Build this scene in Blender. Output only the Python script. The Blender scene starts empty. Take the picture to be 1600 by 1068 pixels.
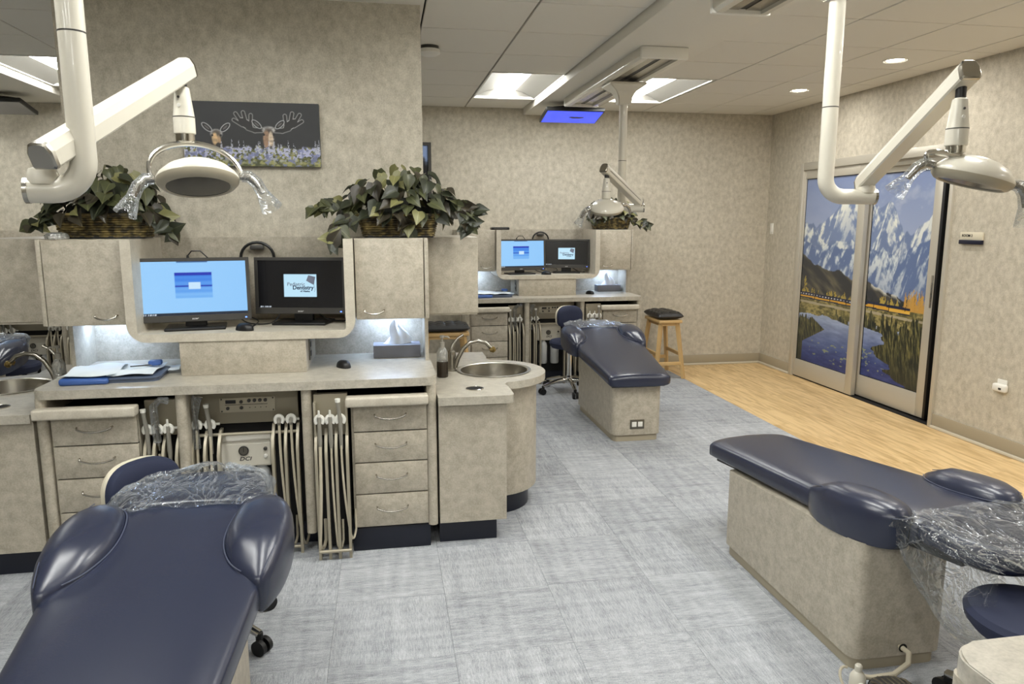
import bpy, bmesh, math, random
import numpy as np
from mathutils import Vector, Matrix
C = bpy.context.scene.collection
PI = math.pi
V = Vector

# ------------------------------------------------------------------ camera, world, exposure, lamps
cam_d = bpy.data.cameras.new('camera')
cam = bpy.data.objects.new('camera', cam_d)
C.objects.link(cam)
cam_d.sensor_fit = 'HORIZONTAL'
cam_d.sensor_width = 36.0
cam_d.lens = 36.0 * 1138.0 / 1600.0
cam_d.clip_start = 0.05
cam.location = (0, 0, 1.60)
cam.rotation_euler = (math.radians(90 - 9.395), 0, math.radians(-9.927))
sc = bpy.context.scene
sc.camera = cam
sc.view_settings.view_transform = 'Standard'
sc.view_settings.look = 'None'
sc.view_settings.gamma = 1.0
sc.view_settings.use_curve_mapping = False
sc.view_settings.exposure = 1.15
LAMP = 12.0          # troffer diffuser strength
w = bpy.data.worlds.new('world')
sc.world = w
w.use_nodes = True
w.node_tree.nodes['Background'].inputs[0].default_value = (0.9, 0.95, 1.0, 1)
w.node_tree.nodes['Background'].inputs[1].default_value = 0.05
CEIL = 2.74

# ------------------------------------------------------------------ materials
def s2l(c):
    return tuple(((x / 255) / 12.92 if x / 255 <= 0.04045 else ((x / 255 + 0.055) / 1.055) ** 2.4) for x in c)

MATS = {}
def new_mat(name):
    m = bpy.data.materials.new(name)
    m.use_nodes = True
    MATS[name] = m
    nt = m.node_tree
    return m, nt, nt.nodes['Principled BSDF']

def plain(name, rgb, rough=0.5, metal=0.0, spec=0.5, emit=0.0, emit_rgb=None, coat=0.0, bump=0.0, bscale=200):
    m, nt, b = new_mat(name)
    col = (*s2l(rgb), 1)
    b.inputs['Base Color'].default_value = col
    b.inputs['Roughness'].default_value = rough
    b.inputs['Metallic'].default_value = metal
    b.inputs['Specular IOR Level'].default_value = spec
    b.inputs['Coat Weight'].default_value = coat
    if emit:
        b.inputs['Emission Color'].default_value = (*s2l(emit_rgb or rgb), 1)
        b.inputs['Emission Strength'].default_value = emit
    if bump:
        tc = nt.nodes.new('ShaderNodeTexCoord')
        n = nt.nodes.new('ShaderNodeTexNoise'); n.inputs['Scale'].default_value = bscale
        n.inputs['Detail'].default_value = 3
        bp = nt.nodes.new('ShaderNodeBump'); bp.inputs['Strength'].default_value = bump
        bp.inputs['Distance'].default_value = 0.002
        nt.links.new(tc.outputs['Object'], n.inputs['Vector'])
        nt.links.new(n.outputs['Fac'], bp.inputs['Height'])
        nt.links.new(bp.outputs['Normal'], b.inputs['Normal'])
    return m

def mottled(name, c1, c2, scale=18, rough=0.6, stretch=(1, 1, 1), bump=0.0, spec=0.3, fine=120):
    """two tones mixed by a broad and a fine noise: wall covering, laminate"""
    m, nt, b = new_mat(name)
    N, L = nt.nodes, nt.links
    tc = N.new('ShaderNodeTexCoord')
    mp = N.new('ShaderNodeMapping'); mp.inputs['Scale'].default_value = stretch
    L.new(tc.outputs['Object'], mp.inputs['Vector'])
    n1 = N.new('ShaderNodeTexNoise'); n1.inputs['Scale'].default_value = scale; n1.inputs['Detail'].default_value = 6; n1.inputs['Roughness'].default_value = 0.65
    n2 = N.new('ShaderNodeTexNoise'); n2.inputs['Scale'].default_value = fine; n2.inputs['Detail'].default_value = 3
    L.new(mp.outputs[0], n1.inputs['Vector']); L.new(mp.outputs[0], n2.inputs['Vector'])
    ma = N.new('ShaderNodeMath'); ma.operation = 'MULTIPLY_ADD'; ma.inputs[1].default_value = 0.35
    L.new(n2.outputs['Fac'], ma.inputs[0])
    mb = N.new('ShaderNodeMath'); mb.operation = 'MULTIPLY'; mb.inputs[1].default_value = 0.65
    L.new(n1.outputs['Fac'], mb.inputs[0]); L.new(mb.outputs[0], ma.inputs[2])
    cr = N.new('ShaderNodeValToRGB')
    cr.color_ramp.elements[0].position = 0.36; cr.color_ramp.elements[0].color = (*s2l(c1), 1)
    cr.color_ramp.elements[1].position = 0.64; cr.color_ramp.elements[1].color = (*s2l(c2), 1)
    L.new(ma.outputs[0], cr.inputs[0]); L.new(cr.outputs[0], b.inputs['Base Color'])
    b.inputs['Roughness'].default_value = rough
    b.inputs['Specular IOR Level'].default_value = spec
    if bump:
        bp = N.new('ShaderNodeBump'); bp.inputs['Strength'].default_value = bump; bp.inputs['Distance'].default_value = 0.002
        L.new(n2.outputs['Fac'], bp.inputs['Height']); L.new(bp.outputs[0], b.inputs['Normal'])
    return m

WALL = mottled('wall_covering', (172, 165, 149), (208, 201, 185), scale=24, rough=0.8, stretch=(1, 1, 0.8), bump=0.25, spec=0.2, fine=160)
LAM = mottled('beige_laminate', (160, 152, 136), (192, 184, 168), scale=26, rough=0.42, spec=0.4, fine=150)
LAMT = mottled('worktop_laminate', (160, 154, 141), (190, 184, 170), scale=22, rough=0.3, spec=0.5, fine=150)
LAME = mottled('laminate_edge', (184, 176, 160), (204, 197, 182), scale=22, rough=0.4, spec=0.4, fine=150)
CEILM = plain('ceiling_tile_board', (226, 222, 212), 0.9, spec=0.1, bump=0.15, bscale=300)
GRIDM = plain('ceiling_grid_shadow', (70, 66, 58), 0.9)
SOFF = plain('soffit_paint', (224, 220, 209), 0.7, spec=0.2)
BASE = plain('baseboard_vinyl', (166, 156, 135), 0.5)
COVE = plain('cove_edge', (205, 198, 180), 0.45)
NAVYK = plain('navy_kick', (17, 21, 36), 0.35)
BLACK = plain('black_plastic', (18, 18, 19), 0.4)
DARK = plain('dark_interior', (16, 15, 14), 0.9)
GREYP = plain('grey_plastic', (62, 60, 57), 0.4)
WHITE = plain('white_enamel', (208, 203, 189), 0.28, coat=0.3)
WHITE2 = plain('white_plastic', (232, 230, 222), 0.4)
CREAM = plain('cream_shell', (214, 206, 184), 0.4)
STRAP = plain('beige_metal', (170, 162, 143), 0.38, 0.25)
PANELM = plain('control_panel_metal', (142, 134, 116), 0.42, 0.35)
CHROME = plain('chrome', (215, 213, 208), 0.12, 1.0)
STEEL = plain('brushed_steel', (168, 164, 155), 0.27, 1.0)
ALU = plain('door_aluminium', (196, 191, 178), 0.36, 0.3)
HOSE = plain('beige_hose', (192, 183, 162), 0.45)
GREYH = plain('grey_hose', (140, 136, 126), 0.45)
RUBBER = plain('black_rubber', (12, 12, 13), 0.5)
GLASSD = plain('dark_lens', (22, 22, 24), 0.12, spec=0.35)
MIRR = plain('lamp_reflector', (120, 120, 122), 0.12, 0.9)
NAVY = plain('navy_vinyl', (40, 45, 64), 0.27, spec=0.6, bump=0.10, bscale=420)
NAVYF = plain('navy_fabric', (33, 40, 66), 0.75, bump=0.3, bscale=600)
THREAD = plain('navy_piping', (74, 79, 98), 0.5)
BLACKV = plain('black_tufted_vinyl', (26, 26, 27), 0.4, bump=0.3, bscale=300)
WOODL = plain('pale_stool_wood', (206, 172, 118), 0.5, bump=0.2, bscale=60)
CORESHADE = plain('foliage_shade', (22, 24, 17), 0.9)  # near-black: the shade inside the foliage as a colour
STEMM = plain('vine_stem', (84, 84, 52), 0.6)
BLUEW = plain('blue_wrap', (58, 92, 158), 0.4)
TRAYM = plain('slate_tray', (86, 98, 122), 0.35)
PAPER = plain('white_paper', (226, 234, 238), 0.8)
TISSB = plain('grey_tissue_box', (128, 128, 136), 0.7)
TISS = plain('tissue', (240, 243, 245), 0.9)
AMBER = plain('dark_amber_soap', (42, 34, 26), 0.2)
BRASS = plain('brass', (150, 130, 80), 0.3, 0.9)
PLATE = plain('metal_plate', (120, 116, 106), 0.35, 0.8)
SIGNB = plain('sign_navy', (22, 24, 46), 0.4)
INK = plain('black_ink', (20, 20, 18), 0.6)
INKN = plain('navy_ink', (40, 52, 84), 0.6)
INKG = plain('grey_ink', (120, 128, 150), 0.6)
SILV = plain('silver_print', (190, 190, 190), 0.4)
TUBE = plain('lamp_glow', (255, 250, 240), 0.5, emit=LAMP * 1.6, emit_rgb=(253, 254, 250))
TUBED = plain('lamp_glow_dim', (255, 250, 240), 0.5, emit=LAMP * 1.15, emit_rgb=(253, 254, 250))
REFL = plain('troffer_reflector', (132, 129, 122), 0.5)
SPOT = plain('downlight_glow', (255, 250, 235), 0.5, emit=9, emit_rgb=(255, 240, 214))
STRIP = plain('undercabinet_glow', (240, 248, 255), 0.5, emit=26, emit_rgb=(190, 216, 255))
BLUES = plain('blue_screen', (20, 50, 220), 0.2, emit=0.55, emit_rgb=(46, 70, 226))
GREYS = plain('grey_screen', (120, 120, 124), 0.1, spec=0.8)
LED = plain('power_led', (80, 120, 255), 0.4, emit=2.0)
PANE = plain('screen_white', (190, 230, 250), 0.4, emit=0.9, emit_rgb=(196, 230, 250))
SCRBLK = plain('screen_black', (4, 4, 5), 0.15)
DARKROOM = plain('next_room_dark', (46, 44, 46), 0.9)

def glassy(name, rgb, clear=0.8, rough=0.1):
    """thin clear plastic: mostly see-through, glossy where it creases"""
    m = bpy.data.materials.new(name); m.use_nodes = True; MATS[name] = m
    nt = m.node_tree; N, L = nt.nodes, nt.links
    for n in list(N): N.remove(n)
    out = N.new('ShaderNodeOutputMaterial')
    tr = N.new('ShaderNodeBsdfTransparent'); tr.inputs[0].default_value = (0.93, 0.94, 0.95, 1)
    gl = N.new('ShaderNodeBsdfGlossy'); gl.inputs['Roughness'].default_value = rough; gl.inputs[0].default_value = (*s2l(rgb), 1)
    df = N.new('ShaderNodeBsdfDiffuse'); df.inputs[0].default_value = (*s2l(rgb), 1)
    tc = N.new('ShaderNodeTexCoord')
    mp = N.new('ShaderNodeMapping'); mp.inputs['Scale'].default_value = (1, 0.55, 1); mp.inputs['Rotation'].default_value = (0.3, 0.2, 0.6)
    L.new(tc.outputs['Object'], mp.inputs[0])
    vo = N.new('ShaderNodeTexVoronoi'); vo.feature = 'DISTANCE_TO_EDGE'; vo.inputs['Scale'].default_value = 11
    nz = N.new('ShaderNodeTexNoise'); nz.inputs['Scale'].default_value = 9; nz.inputs['Detail'].default_value = 4; nz.inputs['Distortion'].default_value = 1.2
    ad = N.new('ShaderNodeVectorMath'); ad.operation = 'MULTIPLY_ADD'; ad.inputs[1].default_value = (0.25, 0.25, 0.25)
    L.new(nz.outputs['Color'], ad.inputs[0]); L.new(mp.outputs[0], ad.inputs[2]); L.new(ad.outputs[0], vo.inputs['Vector'])
    L.new(mp.outputs[0], nz.inputs['Vector'])
    bp = N.new('ShaderNodeBump'); bp.inputs['Strength'].default_value = 1.0; bp.inputs['Distance'].default_value = 0.02
    L.new(vo.outputs['Distance'], bp.inputs['Height'])
    L.new(bp.outputs[0], gl.inputs['Normal'])
    lw = N.new('ShaderNodeLayerWeight'); lw.inputs[0].default_value = 0.35
    L.new(bp.outputs[0], lw.inputs['Normal'])
    cr = N.new('ShaderNodeValToRGB')
    cr.color_ramp.elements[0].position = 0.0; cr.color_ramp.elements[0].color = (0.5, 0.5, 0.5, 1)
    cr.color_ramp.elements[1].position = 0.05; cr.color_ramp.elements[1].color = (0, 0, 0, 1)
    L.new(vo.outputs['Distance'], cr.inputs[0])
    mx0 = N.new('ShaderNodeMixShader'); mx0.inputs[0].default_value = 0.3
    L.new(gl.outputs[0], mx0.inputs[1]); L.new(df.outputs[0], mx0.inputs[2])
    a = N.new('ShaderNodeMath'); a.operation = 'MULTIPLY_ADD'; a.inputs[1].default_value = 0.5; a.use_clamp = True
    L.new(cr.outputs[0], a.inputs[0])
    b2 = N.new('ShaderNodeMath'); b2.operation = 'MULTIPLY_ADD'; b2.inputs[1].default_value = 0.6; b2.inputs[2].default_value = 1 - clear - 0.04
    L.new(lw.outputs['Fresnel'], b2.inputs[0]); L.new(b2.outputs[0], a.inputs[2])
    mx = N.new('ShaderNodeMixShader')
    L.new(a.outputs[0], mx.inputs[0]); L.new(tr.outputs[0], mx.inputs[1]); L.new(mx0.outputs[0], mx.inputs[2])
    L.new(mx.outputs[0], out.inputs[0])
    return m
FILM = glassy('clear_plastic_film', (235, 238, 240), 0.94, 0.08)
CLEARP = glassy('clear_bottle_plastic', (225, 226, 222), 0.62, 0.1)

def painted(name, emit=0.0, rough=0.35, coat=0.0):
    m, nt, b = new_mat(name)
    a = nt.nodes.new('ShaderNodeVertexColor'); a.layer_name = 'Col'
    if emit: b.inputs['Base Color'].default_value = (.012, .012, .014, 1)
    else: nt.links.new(a.outputs['Color'], b.inputs['Base Color'])
    b.inputs['Roughness'].default_value = rough
    b.inputs['Coat Weight'].default_value = coat
    if emit:
        nt.links.new(a.outputs['Color'], b.inputs['Emission Color'])
        b.inputs['Emission Strength'].default_value = emit
    return m
PRINT = painted('printed_picture', 0, 0.45, 0.0)
PRINTM = painted('mural_print', 0, 0.3, 0.2)
SCREENM = painted('screen_picture', 0.45, 0.2)

def carpet_mat():
    m, nt, b = new_mat('woven_carpet')
    N, L = nt.nodes, nt.links
    tc = N.new('ShaderNodeTexCoord'); oi = N.new('ShaderNodeObjectInfo')
    off = N.new('ShaderNodeVectorMath'); off.operation = 'MULTIPLY_ADD'; off.inputs[1].default_value = (37, 53, 11)
    L.new(oi.outputs['Random'], off.inputs[0]); L.new(tc.outputs['Object'], off.inputs[2])
    def noise(scale, sx, sy, det=3):
        mp = N.new('ShaderNodeMapping'); mp.inputs['Scale'].default_value = (sx, sy, 1)
        L.new(off.outputs[0], mp.inputs[0])
        n = N.new('ShaderNodeTexNoise'); n.inputs['Scale'].default_value = scale; n.inputs['Detail'].default_value = det
        L.new(mp.outputs[0], n.inputs['Vector']); return n.outputs['Fac']
    def mix(a, fa, c, fc):
        x = N.new('ShaderNodeMath'); x.operation = 'MULTIPLY'; x.inputs[1].default_value = fa; L.new(a, x.inputs[0])
        y = N.new('ShaderNodeMath'); y.operation = 'MULTIPLY_ADD'; y.inputs[1].default_value = fc; L.new(c, y.inputs[0]); L.new(x.outputs[0], y.inputs[2]); return y.outputs[0]
    s1 = noise(5, 6, 0.45); s2 = noise(5, 0.7, 5); s3 = noise(260, 1, 1, 2); s4 = noise(40, 5, .6, 2)
    v = mix(s1, 0.20, s2, 0.18)
    v = mix(v, 1.0, s3, 0.28)
    v = mix(v, 1.0, s4, 0.28)
    r = N.new('ShaderNodeMath'); r.operation = 'MULTIPLY_ADD'; r.inputs[1].default_value = 0.06; L.new(oi.outputs['Random'], r.inputs[0]); L.new(v, r.inputs[2])
    cr = N.new('ShaderNodeValToRGB')
    cr.color_ramp.elements[0].position = 0.36; cr.color_ramp.elements[0].color = (*s2l((124, 127, 132)), 1)
    cr.color_ramp.elements[1].position = 0.68; cr.color_ramp.elements[1].color = (*s2l((200, 203, 207)), 1)
    L.new(r.outputs[0], cr.inputs[0]); L.new(cr.outputs[0], b.inputs['Base Color'])
    b.inputs['Roughness'].default_value = 0.95; b.inputs['Specular IOR Level'].default_value = 0.1
    bp = N.new('ShaderNodeBump'); bp.inputs['Strength'].default_value = 0.4; bp.inputs['Distance'].default_value = 0.002
    L.new(s3, bp.inputs['Height']); L.new(bp.outputs[0], b.inputs['Normal'])
    return m
CARPET = carpet_mat()

def wood_mat():
    m, nt, b = new_mat('golden_wood_plank')
    N, L = nt.nodes, nt.links
    tc = N.new('ShaderNodeTexCoord'); oi = N.new('ShaderNodeObjectInfo')
    off = N.new('ShaderNodeVectorMath'); off.operation = 'MULTIPLY_ADD'; off.inputs[1].default_value = (17, 29, 5)
    L.new(oi.outputs['Random'], off.inputs[0]); L.new(tc.outputs['Object'], off.inputs[2])
    mp = N.new('ShaderNodeMapping'); mp.inputs['Scale'].default_value = (14, 1.6, 1); L.new(off.outputs[0], mp.inputs[0])
    n = N.new('ShaderNodeTexNoise'); n.inputs['Scale'].default_value = 2.2; n.inputs['Detail'].default_value = 6; n.inputs['Distortion'].default_value = 0.4
    L.new(mp.outputs[0], n.inputs['Vector'])
    r = N.new('ShaderNodeMath'); r.operation = 'MULTIPLY_ADD'; r.inputs[1].default_value = 0.08; L.new(oi.outputs['Random'], r.inputs[0]); L.new(n.outputs['Fac'], r.inputs[2])
    cr = N.new('ShaderNodeValToRGB')
    cr.color_ramp.elements[0].position = 0.36; cr.color_ramp.elements[0].color = (*s2l((186, 154, 104)), 1)
    cr.color_ramp.elements[1].position = 0.64; cr.color_ramp.elements[1].color = (*s2l((226, 196, 146)), 1)
    L.new(r.outputs[0], cr.inputs[0]); L.new(cr.outputs[0], b.inputs['Base Color'])
    b.inputs['Roughness'].default_value = 0.42
    return m
WOODF = wood_mat()

def wicker_mat():
    m, nt, b = new_mat('woven_wicker')
    N, L = nt.nodes, nt.links
    tc = N.new('ShaderNodeTexCoord')
    n = N.new('ShaderNodeTexNoise'); n.inputs['Scale'].default_value = 30
    L.new(tc.outputs['Object'], n.inputs['Vector'])
    cr = N.new('ShaderNodeValToRGB')
    cr.color_ramp.elements[0].position = 0.4; cr.color_ramp.elements[0].color = (*s2l((52, 44, 26)), 1)
    cr.color_ramp.elements[1].position = 0.66; cr.color_ramp.elements[1].color = (*s2l((140, 122, 72)), 1)
    L.new(n.outputs['Fac'], cr.inputs[0]); L.new(cr.outputs[0], b.inputs['Base Color'])
    b.inputs['Roughness'].default_value = 0.6
    return m
WICK = wicker_mat()

def leaf_mat(name, rgb, vein):
    m, nt, b = new_mat(name)
    N, L = nt.nodes, nt.links
    tc = N.new('ShaderNodeTexCoord'); sep = N.new('ShaderNodeSeparateXYZ'); L.new(tc.outputs['Object'], sep.inputs[0])
    ab = N.new('ShaderNodeMath'); ab.operation = 'ABSOLUTE'; L.new(sep.outputs['X'], ab.inputs[0])
    cr = N.new('ShaderNodeValToRGB')
    cr.color_ramp.elements[0].position = 0.0; cr.color_ramp.elements[0].color = (*s2l(vein), 1)
    cr.color_ramp.elements[1].position = 0.02; cr.color_ramp.elements[1].color = (*s2l(rgb), 1)
    L.new(ab.outputs[0], cr.inputs[0]); L.new(cr.outputs[0], b.inputs['Base Color'])
    b.inputs['Roughness'].default_value = 0.42
    return m
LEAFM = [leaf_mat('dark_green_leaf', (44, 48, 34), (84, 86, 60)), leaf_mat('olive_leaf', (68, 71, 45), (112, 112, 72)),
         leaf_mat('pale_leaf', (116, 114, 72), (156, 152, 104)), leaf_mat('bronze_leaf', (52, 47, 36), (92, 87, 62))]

# ------------------------------------------------------------------ mesh building
ORG = {}
def setp(o, label=None, cat=None, group=None, kind=None):
    if label: o['label'] = label
    if cat: o['category'] = cat
    if group: o['group'] = group
    if kind: o['kind'] = kind
    return o

def thing(name, loc, label, cat, group=None):
    o = bpy.data.objects.new(name, None); C.objects.link(o)
    o.location = loc; o.empty_display_size = 0.05
    ORG[o] = V(loc)
    return setp(o, label, cat, group)

class B:
    """collects shapes in world coordinates; build() links them as ONE mesh object"""
    def __init__(self): self.bm = bmesh.new()
    def box(self, x0, x1, y0, y1, z0, z1, bev=0.0, seg=2, M=None):
        r = bmesh.ops.create_cube(self.bm, size=1.0)
        vs = r['verts']
        for v in vs:
            v.co = V(((x0 + x1) / 2 + v.co.x * (x1 - x0), (y0 + y1) / 2 + v.co.y * (y1 - y0), (z0 + z1) / 2 + v.co.z * (z1 - z0)))
        if bev:
            es = list({e for v in vs for e in v.link_edges})
            rr = bmesh.ops.bevel(self.bm, geom=es, offset=bev, segments=seg, affect='EDGES', profile=0.5)
            vs = list({v for f in rr['faces'] for v in f.verts} | {v for v in vs if v.is_valid})
        if M is not None:
            for v in vs: v.co = M @ v.co
        return self
    def rings(self, rs, close=True, cap=True):
        """skin consecutive rings of equal length"""
        vr = [[self.bm.verts.new(p) for p in r] for r in rs]
        n = len(rs[0])
        for a, b in zip(vr, vr[1:]):
            for i in range(n if close else n - 1):
                j = (i + 1) % n
                try: self.bm.faces.new((a[i], a[j], b[j], b[i]))
                except ValueError: pass
        if cap and close:
            for r in (vr[0], vr[-1]):
                try: self.bm.faces.new(r)
                except ValueError: pass
        return self
    def cyl(self, p0, p1, r0, r1=None, n=16, cap=True):
        p0, p1 = V(p0), V(p1); r1 = r0 if r1 is None else r1
        return self.tube([p0, p1], [r0, r1], n, cap)
    def tube(self, pts, r, n=10, cap=True, flat=None):
        pts = [V(p) for p in pts]
        rad = r if isinstance(r, (list, tuple)) else [r] * len(pts)
        t0 = (pts[1] - pts[0]).normalized()
        up = V((0, 0, 1)) if abs(t0.z) < 0.9 else V((1, 0, 0))
        a = t0.cross(up).normalized(); rs = []
        for i, p in enumerate(pts):
            if i == 0: t = t0
            elif i == len(pts) - 1: t = (pts[-1] - pts[-2]).normalized()
            else: t = ((pts[i + 1] - p).normalized() + (p - pts[i - 1]).normalized()).normalized()
            a = (a - t * a.dot(t)).normalized(); b = t.cross(a)
            k = flat if flat else 1.0
            rs.append([p + (a * math.cos(2 * PI * j / n) + b * math.sin(2 * PI * j / n) * k) * rad[i] for j in range(n)])
        return self.rings(rs, True, cap)
    def lathe(self, prof, c=(0, 0, 0), n=24, M=None, cap=True):
        """prof: (radius, z) pairs about the z axis, placed at c or by M"""
        c = V(c); rs = []
        for r, z in prof:
            ring = [V((max(r, 1e-5) * math.cos(2 * PI * j / n), max(r, 1e-5) * math.sin(2 * PI * j / n), z)) for j in range(n)]
            rs.append([(M @ p) if M is not None else p + c for p in ring])
        return self.rings(rs, True, cap)
    def prism(self, poly, z0, z1, bev=0.0, zt=None):
        """poly in plan; zt(x, y) may give the top height"""
        b = [self.bm.verts.new((x, y, z0)) for x, y in poly]
        t = [self.bm.verts.new((x, y, zt(x, y) if zt else z1)) for x, y in poly]
        n = len(poly); fs = [self.bm.faces.new(t), self.bm.faces.new(b[::-1])]
        for i in range(n):
            fs.append(self.bm.faces.new((b[i], b[(i + 1) % n], t[(i + 1) % n], t[i])))
        if bev:
            es = [e for e in fs[0].edges]
            bmesh.ops.bevel(self.bm, geom=es, offset=bev, segments=2, affect='EDGES')
        return self
    def xform(self, M):
        for v in self.bm.verts: v.co = M @ v.co
        return self
    def build(self, name, mat, parent=None, smooth=True, loc=None, ang=35):
        bmesh.ops.recalc_face_normals(self.bm, faces=self.bm.faces[:])
        if smooth:
            for f in self.bm.faces: f.smooth = True
            lim = math.radians(ang)
            for e in self.bm.edges:
                if len(e.link_faces) == 2 and e.calc_face_angle(0) > lim: e.smooth = False
        if parent is not None: org = ORG[parent]
        elif loc is not None: org = V(loc)
        else:
            lo = V((1e9,) * 3); hi = -lo
            for v in self.bm.verts:
                for k in range(3): lo[k] = min(lo[k], v.co[k]); hi[k] = max(hi[k], v.co[k])
            org = V(((lo.x + hi.x) / 2, (lo.y + hi.y) / 2, lo.z))
        for v in self.bm.verts: v.co -= org
        me = bpy.data.meshes.new(name); self.bm.to_mesh(me); self.bm.free()
        me.materials.append(mat)
        o = bpy.data.objects.new(name, me); C.objects.link(o)
        ORG[o] = org.copy()
        if parent is not None: o.parent = parent
        else: o.location = org
        return o

def struct(name, bb, mat, **k):
    o = bb.build(name, mat, **k); o['kind'] = 'structure'; return o

def kids(o):
    return [c for c in CH.get(o, [])]
CH = {}
def index_children():
    CH.clear()
    for o in C.objects:
        if o.parent: CH.setdefault(o.parent, []).append(o)

def copy_tree(o, M=None, label=None, parent=None):
    c = o.copy(); C.objects.link(c)
    ORG[c] = ORG.get(o, V())
    if parent is not None: c.parent = parent
    else:
        c.matrix_world = M @ Matrix.LocRotScale(o.location, o.rotation_euler, o.scale)
        if label: c['label'] = label(o['label'])
    for k in kids(o): copy_tree(k, parent=c)
    return c

def text_part(name, body, size, M, mat, parent, align='LEFT', shear=0.0, bold=0.0, sx=1.0):
    cu = bpy.data.curves.new('t', 'FONT'); cu.body = body; cu.size = size; cu.align_x = align; cu.shear = shear
    cu.extrude = 0.0004; cu.offset = bold; cu.resolution_u = 3
    to = bpy.data.objects.new('t', cu); C.objects.link(to)
    dg = bpy.context.evaluated_depsgraph_get()
    me = bpy.data.meshes.new_from_object(to.evaluated_get(dg))
    bpy.data.objects.remove(to); bpy.data.curves.remove(cu)
    org = ORG[parent]
    me.transform(Matrix.Translation(-org) @ M @ Matrix.Diagonal((sx, 1, 1, 1)))
    me.materials.clear(); me.materials.append(mat)
    o = bpy.data.objects.new(name, me); C.objects.link(o); ORG[o] = org.copy(); o.parent = parent
    return o

def frame_M(p, ex, ey):
    """matrix whose x axis is ex, y axis ey, origin p"""
    ex = V(ex).normalized(); ey = V(ey).normalized(); ez = ex.cross(ey)
    return Matrix(((ex.x, ey.x, ez.x, p[0]), (ex.y, ey.y, ez.y, p[1]), (ex.z, ey.z, ez.z, p[2]), (0, 0, 0, 1)))

def picture_part(name, p, ex, ey, rgb, mat, parent):
    """grid of vertex colours: p lower-left corner, ex/ey full edges, rgb [ny][nx][3] in sRGB 0-255"""
    ny, nx, _ = rgb.shape
    org = ORG[parent]
    p, ex, ey = np.array(p) - np.array(org), np.array(ex), np.array(ey)
    uu, vv = np.meshgrid(np.linspace(0, 1, nx), np.linspace(0, 1, ny))
    co = p + uu[..., None] * ex + vv[..., None] * ey
    idx = np.arange(nx * ny).reshape(ny, nx)
    q = np.stack([idx[:-1, :-1], idx[:-1, 1:], idx[1:, 1:], idx[1:, :-1]], -1).reshape(-1, 4)
    me = bpy.data.meshes.new(name)
    me.vertices.add(nx * ny); me.vertices.foreach_set('co', co.reshape(-1).astype(np.float32))
    nf = len(q); me.loops.add(nf * 4); me.loops.foreach_set('vertex_index', q.reshape(-1).astype(np.int32))
    me.polygons.add(nf); me.polygons.foreach_set('loop_start', np.arange(0, nf * 4, 4, dtype=np.int32))
    me.update(calc_edges=True)
    c = np.clip(rgb / 255.0, 0, 1)
    lin = np.where(c <= 0.04045, c / 12.92, ((c + 0.055) / 1.055) ** 2.4)
    col = np.concatenate([lin, np.ones((ny, nx, 1))], -1).astype(np.float32)
    a = me.color_attributes.new('Col', 'FLOAT_COLOR', 'POINT'); a.data.foreach_set('color', col.reshape(-1))
    me.materials.append(mat)
    o = bpy.data.objects.new(name, me); C.objects.link(o); ORG[o] = org.copy(); o.parent = parent
    return o

def rrect(x0, x1, y0, y1, r, n=5):
    """rounded rectangle in plan; r = radius or four radii (x0y0, x1y0, x1y1, x0y1)"""
    rr = r if isinstance(r, (list, tuple)) else (r,) * 4
    out = []
    for (cx, cy, a0, q) in ((x0, y0, PI, rr[0]), (x1, y0, 1.5 * PI, rr[1]), (x1, y1, 0, rr[2]), (x0, y1, 0.5 * PI, rr[3])):
        sx = 1 if cx == x0 else -1; sy = 1 if cy == y0 else -1
        if q <= 0: out.append((cx, cy)); continue
        for k in range(n + 1):
            a = a0 + k * PI / 2 / n
            out.append((cx + sx * q + q * math.cos(a), cy + sy * q + q * math.sin(a)))
    return out

# ------------------------------------------------------------------ numpy noise for the printed pictures
_rs = np.random.RandomState(5)
_tab = _rs.rand(257, 257)
def vnoise(x, y):
    xi = np.floor(x).astype(int); yi = np.floor(y).astype(int); fx = x - xi; fy = y - yi
    fx = fx * fx * (3 - 2 * fx); fy = fy * fy * (3 - 2 * fy)
    g = lambda a, b: _tab[a % 256, b % 256]
    return (g(xi, yi) * (1 - fx) + g(xi + 1, yi) * fx) * (1 - fy) + (g(xi, yi + 1) * (1 - fx) + g(xi + 1, yi + 1) * fx) * fy
def fbm(x, y, o=4):
    s = 0; a = 0.5; t = 0
    for k in range(o):
        s = s + a * vnoise(x * 2 ** k + 17 * k, y * 2 ** k + 9 * k); t += a; a *= 0.55
    return s / t
def lerp(a, b, t):
    t = np.clip(t, 0, 1)[..., None] if not np.isscalar(t) else t
    return np.array(a) * (1 - t) + np.array(b) * t
def over(img, rgb, mask):
    m = np.clip(mask, 0, 1)[..., None]
    return img * (1 - m) + np.array(rgb) * m

# ================================================================== THE ROOM
XL, XR, YB, YF = -5.2, 4.22, 7.62, -3.0
# floor: slab, carpet tiles, wood planks
floor = struct('floor', B().box(XL - .2, XR + 1.6, YF - .2, YB + .2, -0.2, -0.012), DARKROOM, loc=(0, 0, 0), smooth=False)
PT = 0.46
XC = 3.02
def flat_piece(bx, by, mat, name, bev=0.0025):
    b = B().box(-bx / 2, bx / 2, -by / 2, by / 2, -0.012, 0.0, bev, 1)
    o = b.build(name, mat, loc=(0, 0, 0)); return o
proto = flat_piece(PT - .0006, PT - .0006, CARPET, 'carpet_tile', 0.0012)
tiles = []
rnd = random.Random(3)
x = 0.68 - PT / 2 - PT * 13; first = True
i0 = 0
cells = []
for i in range(-13, 6):
    for j in range(-6, 12):
        cx = 0.68 + PT * (i + .5); cy = 2.5 + PT * (j + .5)
        if cy < 0.2 or cy > YB or cx < -4.6: continue
        if i > 4: continue
        cells.append((cx, cy, i, j))
cells.sort(key=lambda c: c[0] ** 2 + c[1] ** 2)
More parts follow.
